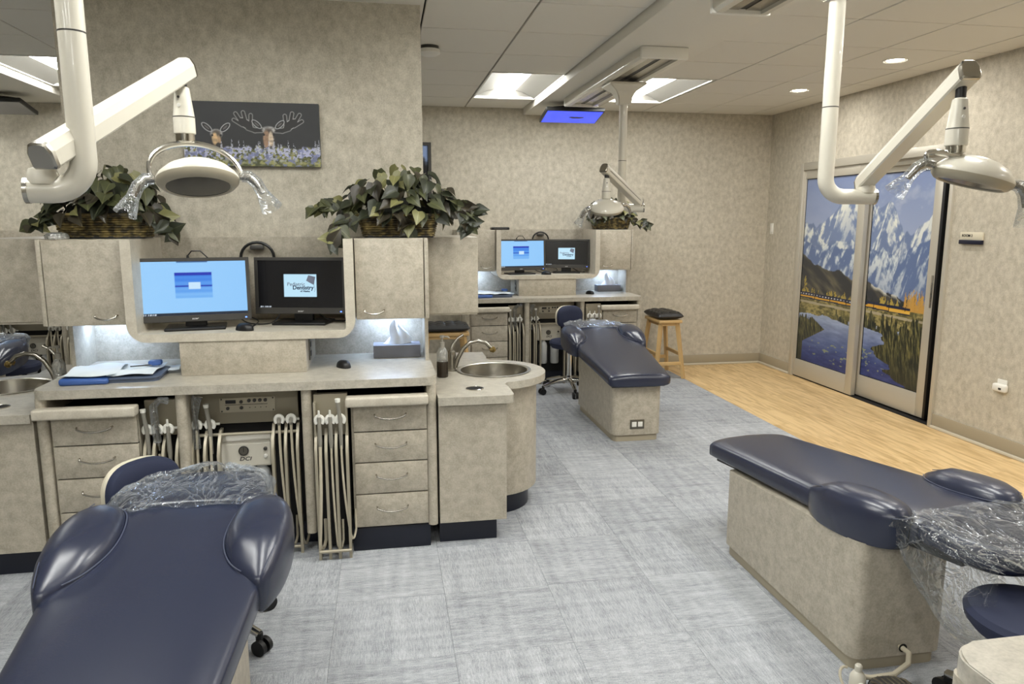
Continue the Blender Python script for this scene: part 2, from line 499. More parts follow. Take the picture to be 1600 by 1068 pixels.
for n, (cx, cy, i, j) in enumerate(cells[:290]):
    o = proto if n == 0 else proto.copy()
    if n: C.objects.link(o)
    hx0, hx1 = cx - PT / 2, (XC if i == 4 else cx + PT / 2)
    hy0, hy1 = cy - PT / 2, min(cy + PT / 2, YB)
    o.parent = floor
    odd = (i + j) % 2
    sx, sy = (hx1 - hx0) / PT, (hy1 - hy0) / PT
    o.location = ((hx0 + hx1) / 2, (hy0 + hy1) / 2, rnd.uniform(-.0004, 0))
    if odd: o.rotation_euler = (0, 0, PI / 2); o.scale = (sy, sx, 1)
    else: o.rotation_euler = (0, 0, 0); o.scale = (sx, sy, 1)
# the carpet beyond the pieces: joined
bb = B()
for (cx, cy, i, j) in cells[290:]:
    bb.box(cx - PT / 2, XC if i == 4 else cx + PT / 2, cy - PT / 2, min(cy + PT / 2, YB), -.012, 0)
bb.box(XL, XC, YF, 2.5 - PT * 5 + .0, -.012, -.0005)
bb.box(XL, 0.68 - PT * 11.5, 0.2, YB, -.012, -.0008)
o = bb.build('carpet', CARPET, floor); o['kind'] = 'stuff'
# wood planks, lengthwise along the corridor
pw, plen = 0.152, 1.22
proto = flat_piece(pw - .0006, plen - .0006, WOODF, 'wood_plank', 0.0012)
n = 0
cols = 8
for c in range(cols):
    x0 = XC + c * pw; x1 = min(x0 + pw, XR + .06)
    y = YB - ((c * 0.41) % 1.0) * plen
    segs = [(y, YB)] if YB - y > .02 else []
    while y > -0.6:
        segs.append((y - plen, y)); y -= plen
    for (a, b2) in segs:
        o = proto if n == 0 else proto.copy()
        if n: C.objects.link(o)
        o.parent = floor; o.location = ((x0 + x1) / 2, (a + b2) / 2, rnd.uniform(-.0003, 0))
        o.scale = ((x1 - x0) / pw, (b2 - a) / plen, 1); n += 1

# walls
T = 0.15
struct('wall_back', B().box(XL - T, XR + T, YB, YB + T, 0, CEIL + .2), WALL, smooth=False)
struct('wall_left', B().box(XL - T, XL, YF, YB, 0, CEIL + .2), WALL, smooth=False)
struct('wall_front', B().box(XL - T, XR + T, YF - T, YF, 0, CEIL + .2), WALL, smooth=False)
DY0, DY1, DZ = 4.90, 6.97, 2.18
struct('wall_right', B().box(XR, XR + T, DY1, YB, 0, CEIL + .2).box(XR, XR + T, YF, DY0, 0, CEIL + .2).box(XR, XR + T, DY0, DY1, DZ, CEIL + .2), WALL, smooth=False)
struct('wall_partition', B().box(-1.585, 0.228, 4.16, 4.30, 0, CEIL + .1), WALL, smooth=False)
# dim room beyond the sliding door
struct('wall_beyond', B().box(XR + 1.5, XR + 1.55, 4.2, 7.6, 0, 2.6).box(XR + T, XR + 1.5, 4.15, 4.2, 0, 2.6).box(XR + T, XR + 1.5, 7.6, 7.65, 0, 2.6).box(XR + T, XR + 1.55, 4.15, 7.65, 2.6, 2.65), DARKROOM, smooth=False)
def baseboard(name, x0, x1, y0, y1, dx, dy):
    b = struct(name, B().box(x0, x1, y0, y1, 0.02, 0.115, .004), BASE)
    cv = B()
    cv.box(x0 - max(0, -dx) * .018, x1 + max(0, dx) * .018, y0 - max(0, -dy) * .018, y1 + max(0, dy) * .018, 0, 0.022, .006)
    cv.build('cove_strip', COVE, b)
baseboard('baseboard_back', XL, XR, YB - .012, YB, 0, -1)
baseboard('baseboard_right', XR - .012, XR, DY1, YB - .012, -1, 0)
baseboard('baseboard_right_near', XR - .012, XR, YF, DY0, -1, 0)

# ceiling: slab, tiles, soffits, lamps
SOFS = [(1.45, 2.07, YF, YB), (-3.36, -2.74, YF, YB), (-0.965, -0.345, YF, 3.5)]
ceiling = struct('ceiling', B().box(XL - T, XR + T, YF - T, YB + T, CEIL + .11, CEIL + .25), GRIDM, loc=(0, 0, CEIL), smooth=False)
LIGHTS = [(0.85, 5.83), (2.10, 5.83), (-2.74, 5.83), (-3.97, 5.83),
          (-1.575, 1.56), (-0.345, 1.56), (0.85, 2.17), (2.10, 2.17), (-1.575, -1.3), (-0.345, -1.3), (-0.345, -2.6), (-3.3, 1.56), (-2.8, -1.3)]  # later entries are unseen lamps; the rear row is added to brighten fronts
xl = [XL, -4.58, -3.97, -3.36, -2.74, -2.13, -1.575, -0.965, -0.345, 0.255, 0.85, 1.45, 2.07, 2.725, 3.335, 3.945, XR]
yl = [YB - 0.57 - .61 * k for k in range(18)]
yl = [YB] + [y for y in yl if y > YF] + [YF]
tp = B().box(-.5, .5, -.5, .5, 0, .02, .004, 1).build('ceiling_tile', CEILM, loc=(0, 0, 0), smooth=False)
n = 0; far_t = B()
for i in range(len(xl) - 1):
    for j in range(len(yl) - 1):
        x0, x1, y1, y0 = xl[i], xl[i + 1], yl[j], yl[j + 1]
        cx, cy = (x0 + x1) / 2, (y0 + y1) / 2
        if any(a - .01 < cx < b2 + .01 and c <= cy <= d for a, b2, c, d in SOFS): continue
        if any(lx < cx < lx + .62 and ly < cy < ly + 1.22 for lx, ly in LIGHTS): continue
        if cy < 2.7 or cx < -3.4:
            far_t.box(x0 + .003, x1 - .003, y0 + .003, y1 - .003, CEIL, CEIL + .02); continue
        o = tp if n == 0 else tp.copy()
        if n: C.objects.link(o)
        o.parent = ceiling; o.location = (cx, cy, rnd.uniform(-.0005, .0005)); o.scale = (x1 - x0 - .010, y1 - y0 - .010, 1); n += 1
o = far_t.build('ceiling_board', CEILM, ceiling); o['kind'] = 'stuff'
for k, (a, b2, c, d) in enumerate(SOFS):
    struct('trim_%d' % (k + 1), B().box(a, b2, c, d, CEIL - .062, CEIL + .03, .006, 2), SOFF)

LPOS = {0: 'left of the far track', 1: 'right of the far track', 2: 'behind the left end of the partition wall'}
for k, (lx, ly) in enumerate(LIGHTS):
    lab = 'recessed ceiling lamp with curved white reflector ' + LPOS[k] if k in LPOS else 'unseen recessed ceiling lamp overhead, put in to light the room'
    t = thing('ceiling_lamp', (lx + .305, ly + .61, CEIL), lab, 'ceiling lamp', 'recessed ceiling lamps' if k > 2 else None)
    x0, x1, y0, y1 = lx + .005, lx + .605, ly + .005, ly + 1.215
    f = B()
    for a in ((x0, x1, y0, y0 + .014), (x0, x1, y1 - .014, y1), (x0, x0 + .014, y0 + .014, y1 - .014), (x1 - .014, x1, y0 + .014, y1 - .014)):
        f.box(*a, CEIL - .004, CEIL + .02)
    f.build('lamp_frame', WHITE2, t, smooth=False)
    # two curved reflector wings either side of a central glowing basket
    r = B(); cxm = (x0 + x1) / 2
    for s in (-1, 1):
        prof = [(cxm + s * (.286 - .196 * q), CEIL + .004 + .07 * math.sin(q * PI / 2)) for q in [i / 8 for i in range(9)]]
        r.rings([[(px, y0 + .012, pz) for px, pz in prof], [(px, y1 - .012, pz) for px, pz in prof]], close=False, cap=False)
    r.box(x0, x1, y0 + .002, y0 + .012, CEIL, CEIL + .085).box(x0, x1, y1 - .012, y1 - .002, CEIL, CEIL + .085)
    r.box(x0, x1, y0, y1, CEIL + .085, CEIL + .1)
    r.build('reflector', REFL, t)
    d = B(); prof = [(cxm + .09 * math.cos(a), CEIL + .074 - .045 * math.sin(a)) for a in [i * PI / 8 for i in range(9)]]
    d.rings([[(px, y0 + .03, pz) for px, pz in prof], [(px, y1 - .03, pz) for px, pz in prof]], close=True)
    d.build('lamp_diffuser', TUBED if k < 4 else TUBE, t)
for (x, y, lab) in ((3.655, 4.93, 'small round downlight nearer the camera, above the sliding door'), (3.65, 6.16, 'small round downlight farther back, near the room corner'),
                    (3.655, 3.70, 'small round downlight over the near wood corridor'), (3.655, 2.47, 'small round downlight over the near wood corridor'), (3.655, 1.24, 'small round downlight over the near wood corridor'), (3.655, 0.0, 'small round downlight over the near wood corridor')):  # near ones are unseen, carried on from the seen pair to light the corridor
    t = thing('downlight', (x, y, CEIL), lab, 'downlight', 'unseen near corridor downlights' if y < 4 else None)
    ld = bpy.data.lights.new('downlight_bulb', 'AREA'); ld.shape = 'DISK'; ld.size = 0.11; ld.energy = 4.2; ld.color = (1.0, .97, .92)
    lo_ = bpy.data.objects.new('downlight_bulb', ld); C.objects.link(lo_); lo_.parent = t; lo_.location = (0, 0, -.004)
    B().lathe([(.055, CEIL + .004), (.078, CEIL - .006), (.085, CEIL - .004), (.086, CEIL + .004)], (x, y, 0), cap=False).build('downlight_ring', WHITE2, t)
    B().lathe([(.06, CEIL - .001), (.06, CEIL + .003)], (x, y, 0)).build('downlight_glow', SPOT, t)
t = thing('smoke_detector', (0.335, 5.08, CEIL), 'white smoke detector on the ceiling beside the partition wall', 'smoke detector')
B().lathe([(.062, CEIL), (.062, CEIL - .02), (.05, CEIL - .026)], (0.335, 5.08, 0)).build('detector_base', GREYP, t)
B().lathe([(.07, CEIL - .022), (.072, CEIL - .045), (.05, CEIL - .058), (0, CEIL - .06)], (0.335, 5.08, 0)).build('detector_head', WHITE2, t)

# ------------------------------------------------------------------ sliding mural door
def mural():
    nx, ny = 360, 360
    U, W = np.meshgrid(np.linspace(0, 1, nx), np.linspace(0, 1, ny))
    img = lerp((168, 180, 208), (126, 143, 184), (W - .6) / .4)
    cl = fbm(U * 5 + 3, W * 9, 5)
    img = over(img, (186, 194, 212), np.clip((cl - .52) * 4, 0, .7) * (W > .55) * np.clip((U - .35) * 3, .15, 1))
    # snow mountains: three ridges, lit from the left
    def ridge(pts, amp, seed, base):
        xs, ys = zip(*pts)
        return np.interp(U, xs, ys) + (fbm(U * 14 + seed, U * 0 + seed, 5) - .5) * amp
    for pts, amp, seed, c0, c1 in (
        (((0, .70), (.12, .74), (.25, .82), (.40, .93), (.46, .88), (.55, .845), (.64, .86), (.70, .83), (.78, .70), (1, .66)), .05, 3, (120, 138, 176), (232, 234, 226)),
        (((0, .76), (.1, .74), (.2, .66), (.35, .68), (.5, .66), (.6, .74), (.68, .66), (.8, .71), (1, .79)), .07, 11, (112, 130, 168), (226, 230, 226)),
        (((0, .66), (.15, .62), (.3, .66), (.45, .62), (.6, .66), (.72, .61), (.85, .65), (1, .70)), .06, 23, (98, 118, 160), (212, 220, 224))):
        h = ridge(pts, amp, seed, 0)
        m = np.clip((h - W) * 160, 0, 1)
        d = h - W
        q = fbm(U * 32 + d * 14 + seed, d * 16 + seed * 2, 5)
        q2 = np.abs(fbm(U * 20 - d * 26 + seed, d * 8, 4) - .5) * 4
        lit = np.clip((q - .46) * 5 + (0.55 - q2) * .5, 0, 1) * np.clip(1.15 - d * 2.6, .25, 1)
        img = img * (1 - m[..., None]) + lerp(c0, c1, lit) * m[..., None]
    # dark foothill
    h = np.interp(U, (0, .12, .25, .34, .42, .5, .58, .75, .85, 1), (.60, .54, .515, .52, .50, .47, .45, .43, .39, .37)) + (fbm(U * 20, U * 0, 4) - .5) * .025
    g = fbm(U * 12 + W * 18, W * 10, 4)
    m = np.clip((h - W) * 200, 0, 1)
    hill = lerp((50, 53, 58), (104, 98, 82), (g - .42) * 3)
    hill = over(hill, (206, 204, 190), np.clip((W - h + .022) * 60, 0, 1) * (U > .52) * (g > .42))
    img = img * (1 - m[..., None]) + hill * m[..., None]
    # trees
    for k in range(90):
        cx = _rs.rand(); gold = _rs.rand() < .5
        if .40 < cx < .48: gold = True
        hh = .03 + .035 * _rs.rand(); b0 = .355
        if cx > .82: gold = _rs.rand() < .75; hh += .05
        ww = .008 + (.012 if gold else .004)
        d = np.abs(U - cx + (fbm(U * 90, W * 120, 2) - .5) * .018) / np.maximum(ww * np.clip((b0 + hh - W) / hh, 0, 1), 1e-4)
        img = over(img, (198, 152, 74) if gold and cx > .8 else (178, 156, 72) if gold else (38, 48, 40), (d < 1) * (W > b0) * (W < b0 + hh) * .9)
    d = np.abs(U - .045 + (fbm(U * 60, W * 60, 2) - .5) * .05) < .034 * np.clip((.49 - W) / .12, 0, 1)
    img = over(img, (172, 152, 70), d * (W > .24) * (fbm(U * 90, W * 90, 2) > .40) * .95)
    # grass bank, then lake
    g = fbm(U * 40, W * 90, 3)
    img = np.where((W < .362)[..., None], lerp((92, 88, 56), (160, 148, 96), (g - .35) * 3), img)
    img = over(img, (174, 164, 140), (np.abs(W - .333 + U * .012) < .006) * .9)
    # train
    y0 = .352 - .012 * U
    t = (U < .88)
    img = over(img, (30, 40, 68), t * (W > y0) * (W < y0 + .034))
    img = over(img, (212, 160, 52), t * (W > y0 + .006) * (W < y0 + .015 + (U > .5) * .006))
    img = over(img, (196, 200, 206), t * (W > y0 + .021) * (W < y0 + .026) * (np.sin(U * 240) > .1) * (U < .46))
    img = over(img, (20, 20, 24), t * (np.mod(U * 7.2, 1) < .04) * (W > y0) * (W < y0 + .036))
    img = over(img, (222, 178, 78), (U > .70) * t * (W > y0 + .004) * (W < y0 + .017))
    sh = .272 + (fbm(U * 9, U * 0 + 2, 4) - .5) * .05 - .02 * U
    lake = lerp((40, 58, 120), (164, 178, 206), (W - .04) / .24)
    rp = fbm(U * 14, W * 70, 3)
    lake = lake + ((rp - .5) * 44)[..., None]
    img = np.where((W < sh)[..., None], lake, img)
    img = over(img, (150, 160, 120), (W < .14) * (W > .03) * (fbm(U * 34, W * 90, 2) > .71) * (np.abs(U - .42) < .3) * .8)
    # reeds
    for side in (0, 1):
        if side == 0: rm = (U < .05 + .2 * np.clip(1 - np.abs(W - .20) / .09, 0, 1)) & (W < .21 + .08 * fbm(U * 60, W * 8, 2))
        else: rm = (U > .62 + (fbm(W * 26, W * 0 + 5, 3) - .5) * .3 - .28 * np.clip((W - .2) / .1, 0, 1) + .25 * np.clip((.1 - W) / .1, 0, 1)) & (W < .20 + .14 * fbm(U * 70, W * 6, 2) + .03 * U)
        bl = fbm(U * 130 + W * 30, W * 26, 3)
        img = np.where(rm[..., None], lerp((34, 40, 36), (128, 122, 76), (bl - .38) * 3 * np.clip(W * 4 + .15, 0, 1)), img)
    return np.clip(img, 0, 255)
MUR = mural()
d1 = thing('sliding_door', (XR + .03, 5.93, 0), 'wide aluminium sliding door printed with a snowy mountain and train landscape', 'sliding door')
d1['kind'] = 'structure'; d1.name = 'door_1'
del d1['category']
fr = B()
XO = XR - .022
fr.box(XO, XR + .16, DY1 - .055, DY1, 0, DZ, .004).box(XO, XR + .16, DY0, DY0 + .035, 0, DZ, .004)
fr.box(XO, XR + .16, DY0 + .035, DY1 - .055, DZ - .075, DZ, .004).box(XR + .02, XR + .10, DY0 + .055, DY1 - .055, DZ - .12, DZ - .075)
fr.build('door_frame', ALU, d1)
def door_panel(px, y0, y1, u0, u1, z0, z1, sl, sr, top, bot, ut):
    """px = room-side face; y0<y1; sl is the stile at y1 (far, left in view), sr at y0"""
    p = B()
    p.box(px, px + .045, y1 - sl, y1, z0, z1, .003).box(px, px + .045, y0, y0 + sr, z0, z1, .003)
    p.box(px, px + .045, y0 + sr, y1 - sl, z0, z0 + bot, .003).box(px, px + .045, y0 + sr, y1 - sl, z1 - top, z1, .003)
    P = p.build('door_panel', ALU, d1)
    n0, n1 = int(u0 * 359), int(u1 * 359)
    sub = MUR[:, n0:n1 + 1]
    gx = px + .016
    g = picture_part('printed_glass', (gx, y1 - sl, z0 + bot), (0, -(y1 - sl - y0 - sr), 0), (0, 0, z1 - top - z0 - bot), sub, PRINTM, P)
    bk = B().box(gx + .002, gx + .01, y0 + sr, y1 - sl, z0 + bot, z1 - top).build('glass_backing', DARK, P)
    gs = B()
    for a in ((y0 + sr, y0 + sr + .006, z0 + bot, z1 - top), (y1 - sl - .006, y1 - sl, z0 + bot, z1 - top), (y0 + sr, y1 - sl, z0 + bot, z0 + bot + .006), (y0 + sr, y1 - sl, z1 - top - .006, z1 - top)):
        gs.box(gx - .003, gx - .0005, *a)
    gs.build('glazing_seal', RUBBER, P)
    return P
PA = door_panel(XR - .004, 5.935, 6.915, 0, .47, .012, 2.105, .03, .095, .085, .175, 0)
PB = door_panel(XR + .052, 5.075, 5.99, .48, 1.0, .02, 2.085, .07, .095, .075, .19, 0)
B().box(XR + .046, XR + .052, 5.093, 5.115, .92, 1.18, .002).box(XR + .042, XR + .05, 5.099, 5.109, .97, 1.12, .002).build('pull_handle', CHROME, PB)
B().box(XR + .040, XR + .1, 5.045, 5.074, .02, 2.06, .004).build('edge_seal', RUBBER, d1)
B().box(XR + .0, XR + .11, DY0 + .055, DY1 - .055, 0, .006).build('floor_track', DARK, d1)
# something bright seen through the slit
t = thing('wall_chart', (XR + 1.48, 5.2, 1.3), 'dark and white wall chart seen through the slit beside the sliding door', 'poster')
ch = np.zeros((40, 30, 3)) + 60
nz = np.random.RandomState(1).rand(40, 30, 1); ch = np.where(nz > .6, 220, 50) * np.ones((1, 1, 3))
picture_part('chart_print', (XR + 1.455, 5.9, 1.0), (0, -1.0, 0), (0, 0, 1.0), ch, PRINT, t)
B().box(XR + 1.46, XR + 1.49, 4.9, 5.9, 1.0, 2.0).build('chart_board', DARK, t)

# room sign, switch, wall device
t = thing('room_sign', (XR - .01, 4.69, 1.49), 'small cream room sign with navy lower strip beside the door', 'sign')
B().box(XR - .014, XR, 4.585, 4.795, 1.465, 1.522, .003).build('sign_plate', CREAM, t)
B().box(XR - .022, XR - .0, 4.585, 4.795, 1.436, 1.466, .003).build('sign_strip', SIGNB, t)
text_part('sign_lettering', 'ROOM 3', .026, frame_M((XR - .0145, 4.775, 1.489), (0, -1, 0), (0, 0, 1)), INK, t, bold=.0006)
t = thing('light_switch', (XR - .005, 7.50, 1.52), 'white light switch plate on the right wall near the corner', 'light switch')
B().box(XR - .006, XR, 7.468, 7.535, 1.46, 1.58, .003).build('switch_plate', WHITE2, t)
B().box(XR - .011, XR - .005, 7.485, 7.518, 1.487, 1.553, .002).build('switch_rocker', WHITE2, t)
t = thing('plug_in_device', (XR - .02, 4.29, .45), 'small white plug-in unit low on the right wall by the door', 'plug-in device')
B().box(XR - .04, XR, 4.235, 4.345, .43, .485, .014, 3).build('device_body', WHITE2, t)
B().box(XR - .01, XR, 4.25, 4.33, .475, .515, .004).build('device_plate', WHITE2, t)
B().box(XR - .043, XR - .038, 4.262, 4.285, .447, .462, .004).build('device_window', GREYP, t)
t = thing('wall_picture', (0.2, YB - .02, 2.0), 'dark framed wall picture half hidden behind the partition wall edge', 'picture')
B().box(-.32, .50, YB - .03, YB, 2.355, 2.385).box(-.32, .50, YB - .03, YB, 1.66, 1.69).box(.47, .50, YB - .03, YB, 1.69, 2.355).box(-.32, -.29, YB - .03, YB, 1.69, 2.355).build('picture_frame', GREYP, t)
pu, pv = np.meshgrid(np.linspace(0, 1, 60), np.linspace(0, 1, 60))
pp = lerp((14, 14, 16), (150, 175, 225), np.clip((pv - .72 - (1 - pu) * .1 + (fbm(pu * 9, pv * 9) - .5) * .3) * 8, 0, 1))
picture_part('picture_print', (-.29, YB - .012, 1.69), (.76, 0, 0), (0, 0, .665), pp, PRINT, t)

# ================================================================== THE FRONT STATION (world coordinates), copied later
S = 'front station'
STN = []                                  # everything that is copied with the station
def st(name, loc, label, cat, group=None):
    t = thing(name, loc, label, cat, group); STN.append(t); return t
X0, X1, YFR, YW = -1.545, 0.235, 3.42, 4.16
WT = 0.866
CX = (X0 + X1) / 2

def handle(parent, x, y, z, w=.15, out=.028, mat=None):
    """bowed wire handle on a front facing -y"""
    pts = [(x - w / 2, y, z + .006), (x - w / 2 + .004, y - out * .55, z + .004)]
    for k in range(9):
        a = -1 + k / 4
        pts.append((x + a * w / 2 * .93, y - out * (.62 + .38 * (1 - a * a)), z - .012 * (1 - a * a)))
    pts += [(x + w / 2 - .004, y - out * .55, z + .004), (x + w / 2, y, z + .006)]
    return B().tube(pts, .0042, 8).build('handle', mat or STEEL, parent)

# worktop
t = B().prism(rrect(X0, X1, YFR, YW, (.06, .06, 0, 0), 6), WT - .04, WT, .004).build('worktop', LAMT)
STN.append(setp(t, 'long grey-beige worktop of the front station with rounded corners', 'worktop', 'station worktops'))
# carcass: posts, back, side panels
t = st('station_frame', (CX, 3.8, 0), 'beige laminate posts and back panels carrying the front station', 'frame', 'station frames')
for x in (-1.515, -0.932, -0.378, 0.207):
    B().prism(rrect(x - .024, x + .024, YFR + .012, 3.72, (.022, .022, 0, 0), 5), .115, WT - .04).build('post', LAM, t)
B().box(X0 + .006, X1 - .006, 3.72, 3.75, .11, WT - .04).build('inner_back_shade', DARK, t)  # black panel stands in for the shade inside the open bays
B().box(X0 + .03, X0 + .05, 3.72, YW, .11, WT - .04).box(X1 - .05, X1 - .03, 3.72, YW, .11, WT - .04).build('side_panel', LAM, t)
B().box(X0 + .012, X0 + .03, 3.86, YW, WT, 1.115).build('end_panel', LAM, t)
B().box(X1 - .03, X1 - .012, 3.86, YW, WT, 1.115).build('end_panel', LAM, t)
B().box(X0 + .03, -.975, YW - .03, YW - .008, WT, 1.115).build('backsplash', LAM, t)
B().box(-.39, X1 - .03, YW - .03, YW - .008, WT, 1.115).build('backsplash', LAM, t)
B().box(-1.2, -.15, YW - .03, YW - .008, 1.075, 1.517).build('back_panel', LAM, t)
# riser below the monitor tray, with an outlet on its side
t = st('riser_column', (-.683, 3.9, WT), 'boxed beige riser under the monitor tray of the front station', 'column', 'monitor risers')
B().box(-.975, -.39, 3.652, YW - .008, WT, 1.04, .003).build('riser_box', LAM, t)
for (sx, xx) in ((1, -.39), (-1, -.975)):
    B().box(min(xx, xx + sx * .006), max(xx, xx + sx * .006), 3.78, 3.86, .90, 1.01, .002).build('outlet_plate', PLATE, t)
    B().box(min(xx, xx + sx * .009), max(xx, xx + sx * .009), 3.80, 3.84, .965, .992, .002).box(min(xx, xx + sx * .009), max(xx, xx + sx * .009), 3.80, 3.84, .918, .945, .002).build('outlet_socket', BLACK, t)
# monitor tray: U-shaped niche with rounded lower corners
t = st('monitor_tray', (-.675, 3.9, 1.035), 'rounded U-shaped laminate tray holding two monitors at the front station', 'shelf', 'monitor trays')
xa, xb, zb, zt2, th = -1.2, -.148, 1.033, 1.517, .046
def uprof(inset, r):
    a, b2, z = xa + inset, xb - inset, zb + (inset * .85)
    pts = [(a, zt2)]
    for k in range(7):
        an = PI + k * PI / 12; pts.append((a + r + r * math.cos(an), z + r + r * math.sin(an)))
    for k in range(7):
        an = 1.5 * PI + k * PI / 12; pts.append((b2 - r + r * math.cos(an), z + r + r * math.sin(an)))
    pts.append((b2, zt2)); return pts
po, pi_ = uprof(0, .085), uprof(th, .012)
yf0, yf1 = 3.645, YW - .03
bb = B()
loop = lambda y, e: [(x + (e if x > CX else -e) * 0, y, z) for x, z in po] + [(x, y, z) for x, z in reversed(pi_)]
bb.rings([loop(yf0, 0), loop(yf1, 0)], True, False)
n_ = len(po)
for y in (yf0, yf1):
    a = [bb.bm.verts.new((x, y, z)) for x, z in po]; c = [bb.bm.verts.new((x, y, z)) for x, z in pi_]
    for i in range(n_ - 1): bb.bm.faces.new((a[i], a[i + 1], c[i + 1], c[i]))
bmesh.ops.remove_doubles(bb.bm, verts=bb.bm.verts[:], dist=1e-5)
bb.build('tray_shell', LAME, t)
# wall cabinets
for (xa2, xb2, hx, side) in ((-1.558, -1.203, -1.30, 'left'), (-.145, .198, -.055, 'right')):
    t = st('wall_cabinet', ((xa2 + xb2) / 2, 3.95, 1.113), 'beige %s wall cabinet of the front station with one door and bow handle' % side, 'cabinet', 'wall cabinets')
    B().box(xa2, xb2, 3.722, YW - .002, 1.118, 1.517, .002).build('cabinet_body', LAM, t)
    d = B().box(xa2 + .003, xb2 - .003, 3.70, 3.72, 1.114, 1.513, .003).build('door', LAM, t)
    handle(d, hx, 3.70, 1.155, .10)
    if side == 'right': B().box(xb2 + .002, xb2 + .022, 3.705, YW - .002, 1.114, 1.517, .002).build('side_panel', LAM, t)
    else: B().box(xa2 - .022, xa2 - .002, 3.705, YW - .002, 1.114, 1.517, .002).build('side_panel', LAM, t)
    lm = B().box(xa2 + .03, xb2 - .04, 4.02, 4.065, 1.098, 1.118, .003).build('light_strip', WHITE2, t)
    B().box(xa2 + .04, xb2 - .05, 4.026, 4.059, 1.096, 1.0985).build('strip_glow', STRIP, lm)
# drawer cabinets with pull-out boards
for (xa2, xb2, side, tx0, tx1) in ((-1.478, -1.125, 'left', -1.535, -1.112), (-.165, .183, 'right', -.197, .190)):
    t = st('drawer_cabinet', ((xa2 + xb2) / 2, 3.6, 0), 'beige %s four-drawer cabinet of the front station on a navy kick base' % side, 'cabinet', 'drawer cabinets')
    B().box(xa2 - .012, xb2 + .003, 3.462, 3.716, .118, .735, .003).build('cabinet_body', LAM, t)
    B().box(xa2 + .001, xb2 - .001, 3.458, 3.4625, .124, .736).build('drawer_gap_shade', DARK, t)  # dark sheet: shade in the gaps between drawers is coloured in
    zs = [.122, .2915, .4505, .6045, .738]
    for a, b2 in zip(zs, zs[1:]):
        d = B().box(xa2, xb2, 3.442, 3.459, a + .003, b2 - .003, .002).build('drawer', LAM, t)
        handle(d, (xa2 + xb2) / 2, 3.442, (a + b2) / 2 + .012, .15)
    B().box(tx0, tx1, 3.385, 3.455, .740, .787, .009, 3).build('pull_out_board', LAME, t)
    B().box(xa2 - .012, xb2 + .003, 3.455, 3.716, .736, .750).build('recess_shade', DARK, t)  # dark slab: the shade below the worktop is put into its colour
    B().box(xa2 - .02, xb2 + .01, 3.45, 3.716, .0, .118, .004).build('kick_base', NAVYK, t)
# kick under the delivery bays
t = B().box(-.94, -.37, 3.60, 3.715, 0, .112).build('kick_base', NAVYK)
STN.append(setp(t, 'dark navy kick board under the knee space of the front station', 'kick board', 'kick boards'))

# delivery units
def strap(t, x, z_top, y0=3.47, bulge=.035, zb=.0, tw=.013):
    """flat bowed bar that guides the hoses"""
    pts = []
    for k in range(13):
        q = k / 12; z = z_top + (zb - z_top) * q
        y = y0 + .045 - (.045 + bulge) * min(1, q * 7) ** .8 + .02 * max(0, q - .5)
        pts.append((x, y, z))
    bb = B(); rs = []
    for (px, py, pz) in pts:
        rs.append([(px - tw / 2, py, pz), (px + tw / 2, py, pz), (px + tw / 2, py + .042, pz), (px - tw / 2, py + .042, pz)])
    bb.rings(rs); return bb.build('hose_guide', STRAP, t)
def holder(t, x, y, z, tilt=0):
    bb = B()
    M = Matrix.Translation((x, y, z)) @ Matrix.Rotation(tilt, 4, 'Z')
    pts = [(.017 * math.cos(a), -.004, .02 * math.sin(a)) for a in [math.radians(q) for q in range(-50, 231, 20)]]
    bb.tube([M @ V(p) for p in pts], .0095, 8)
    bb.box(-.012, .012, 0, .05, -.008, .008, .003, M=M)
    return bb.build('tool_holder', WHITE2, t)
def hose(t, x, y, z0, dx, zl, back, mat=None, r=.0055):
    """hose hanging from a tool: down to a low loop and up behind"""
    pts = []
    for k in range(9):
        q = k / 8; pts.append((x + dx * q * q, y - .015 * math.sin(q * PI) , z0 + (zl - z0) * q))
    for k in range(1, 7):
        a = k * PI / 6; pts.append((x + dx + .004 * k, y + back / 2 - back / 2 * math.cos(a), zl - .035 * math.sin(a)))
    for k in range(1, 4):
        q = k / 3; pts.append((x + dx + .024, y + back + .01 * q, zl + .10 * q))
    return B().tube(pts, r, 8).build('hose', mat or HOSE, t)
def tool(t, x, y, z, kind):
    if kind == 'syringe':
        o = B().tube([(x, y + .01, z - .10), (x, y - .004, z), (x - .004, y - .012, z + .07), (x - .004, y - .012, z + .085)], [.007, .0095, .0085, .006], 10).build('handpiece', STEEL, t)
        B().tube([(x - .004, y - .012, z + .08), (x - .002, y - .014, z + .13), (x + .02, y - .02, z + .145), (x + .045, y - .03, z + .14)], .0035, 8).build('syringe_tip', CHROME, o)
    elif kind == 'suction':
        o = B().tube([(x, y, z - .14), (x, y - .006, z), (x - .006, y - .012, z + .06), (x - .008, y - .014, z + .09)], [.008, .010, .009, .010], 10).build('handpiece', GREYH, t)
        B().cyl((x - .008, y - .014, z + .088), (x - .009, y - .014, z + .104), .0115, .013, 10).build('suction_cap', WHITE2, o)
    else:
        o = B().tube([(x, y, z - .16), (x, y, z - .10), (x, y - .004, z - .02), (x, y - .006, z + .018)], [.006, .011, .009, .007], 10).build('handpiece', GREYH, t)
        B().cyl((x, y - .006, z + .018), (x, y - .008, z + .05), .006, .0045, 8).build('handpiece_tip', WHITE2, o)
def film_tube(t, pts, r):
    bb = B(); bb.tube(pts, r, 10); return bb.build('barrier_sleeve', FILM, t)

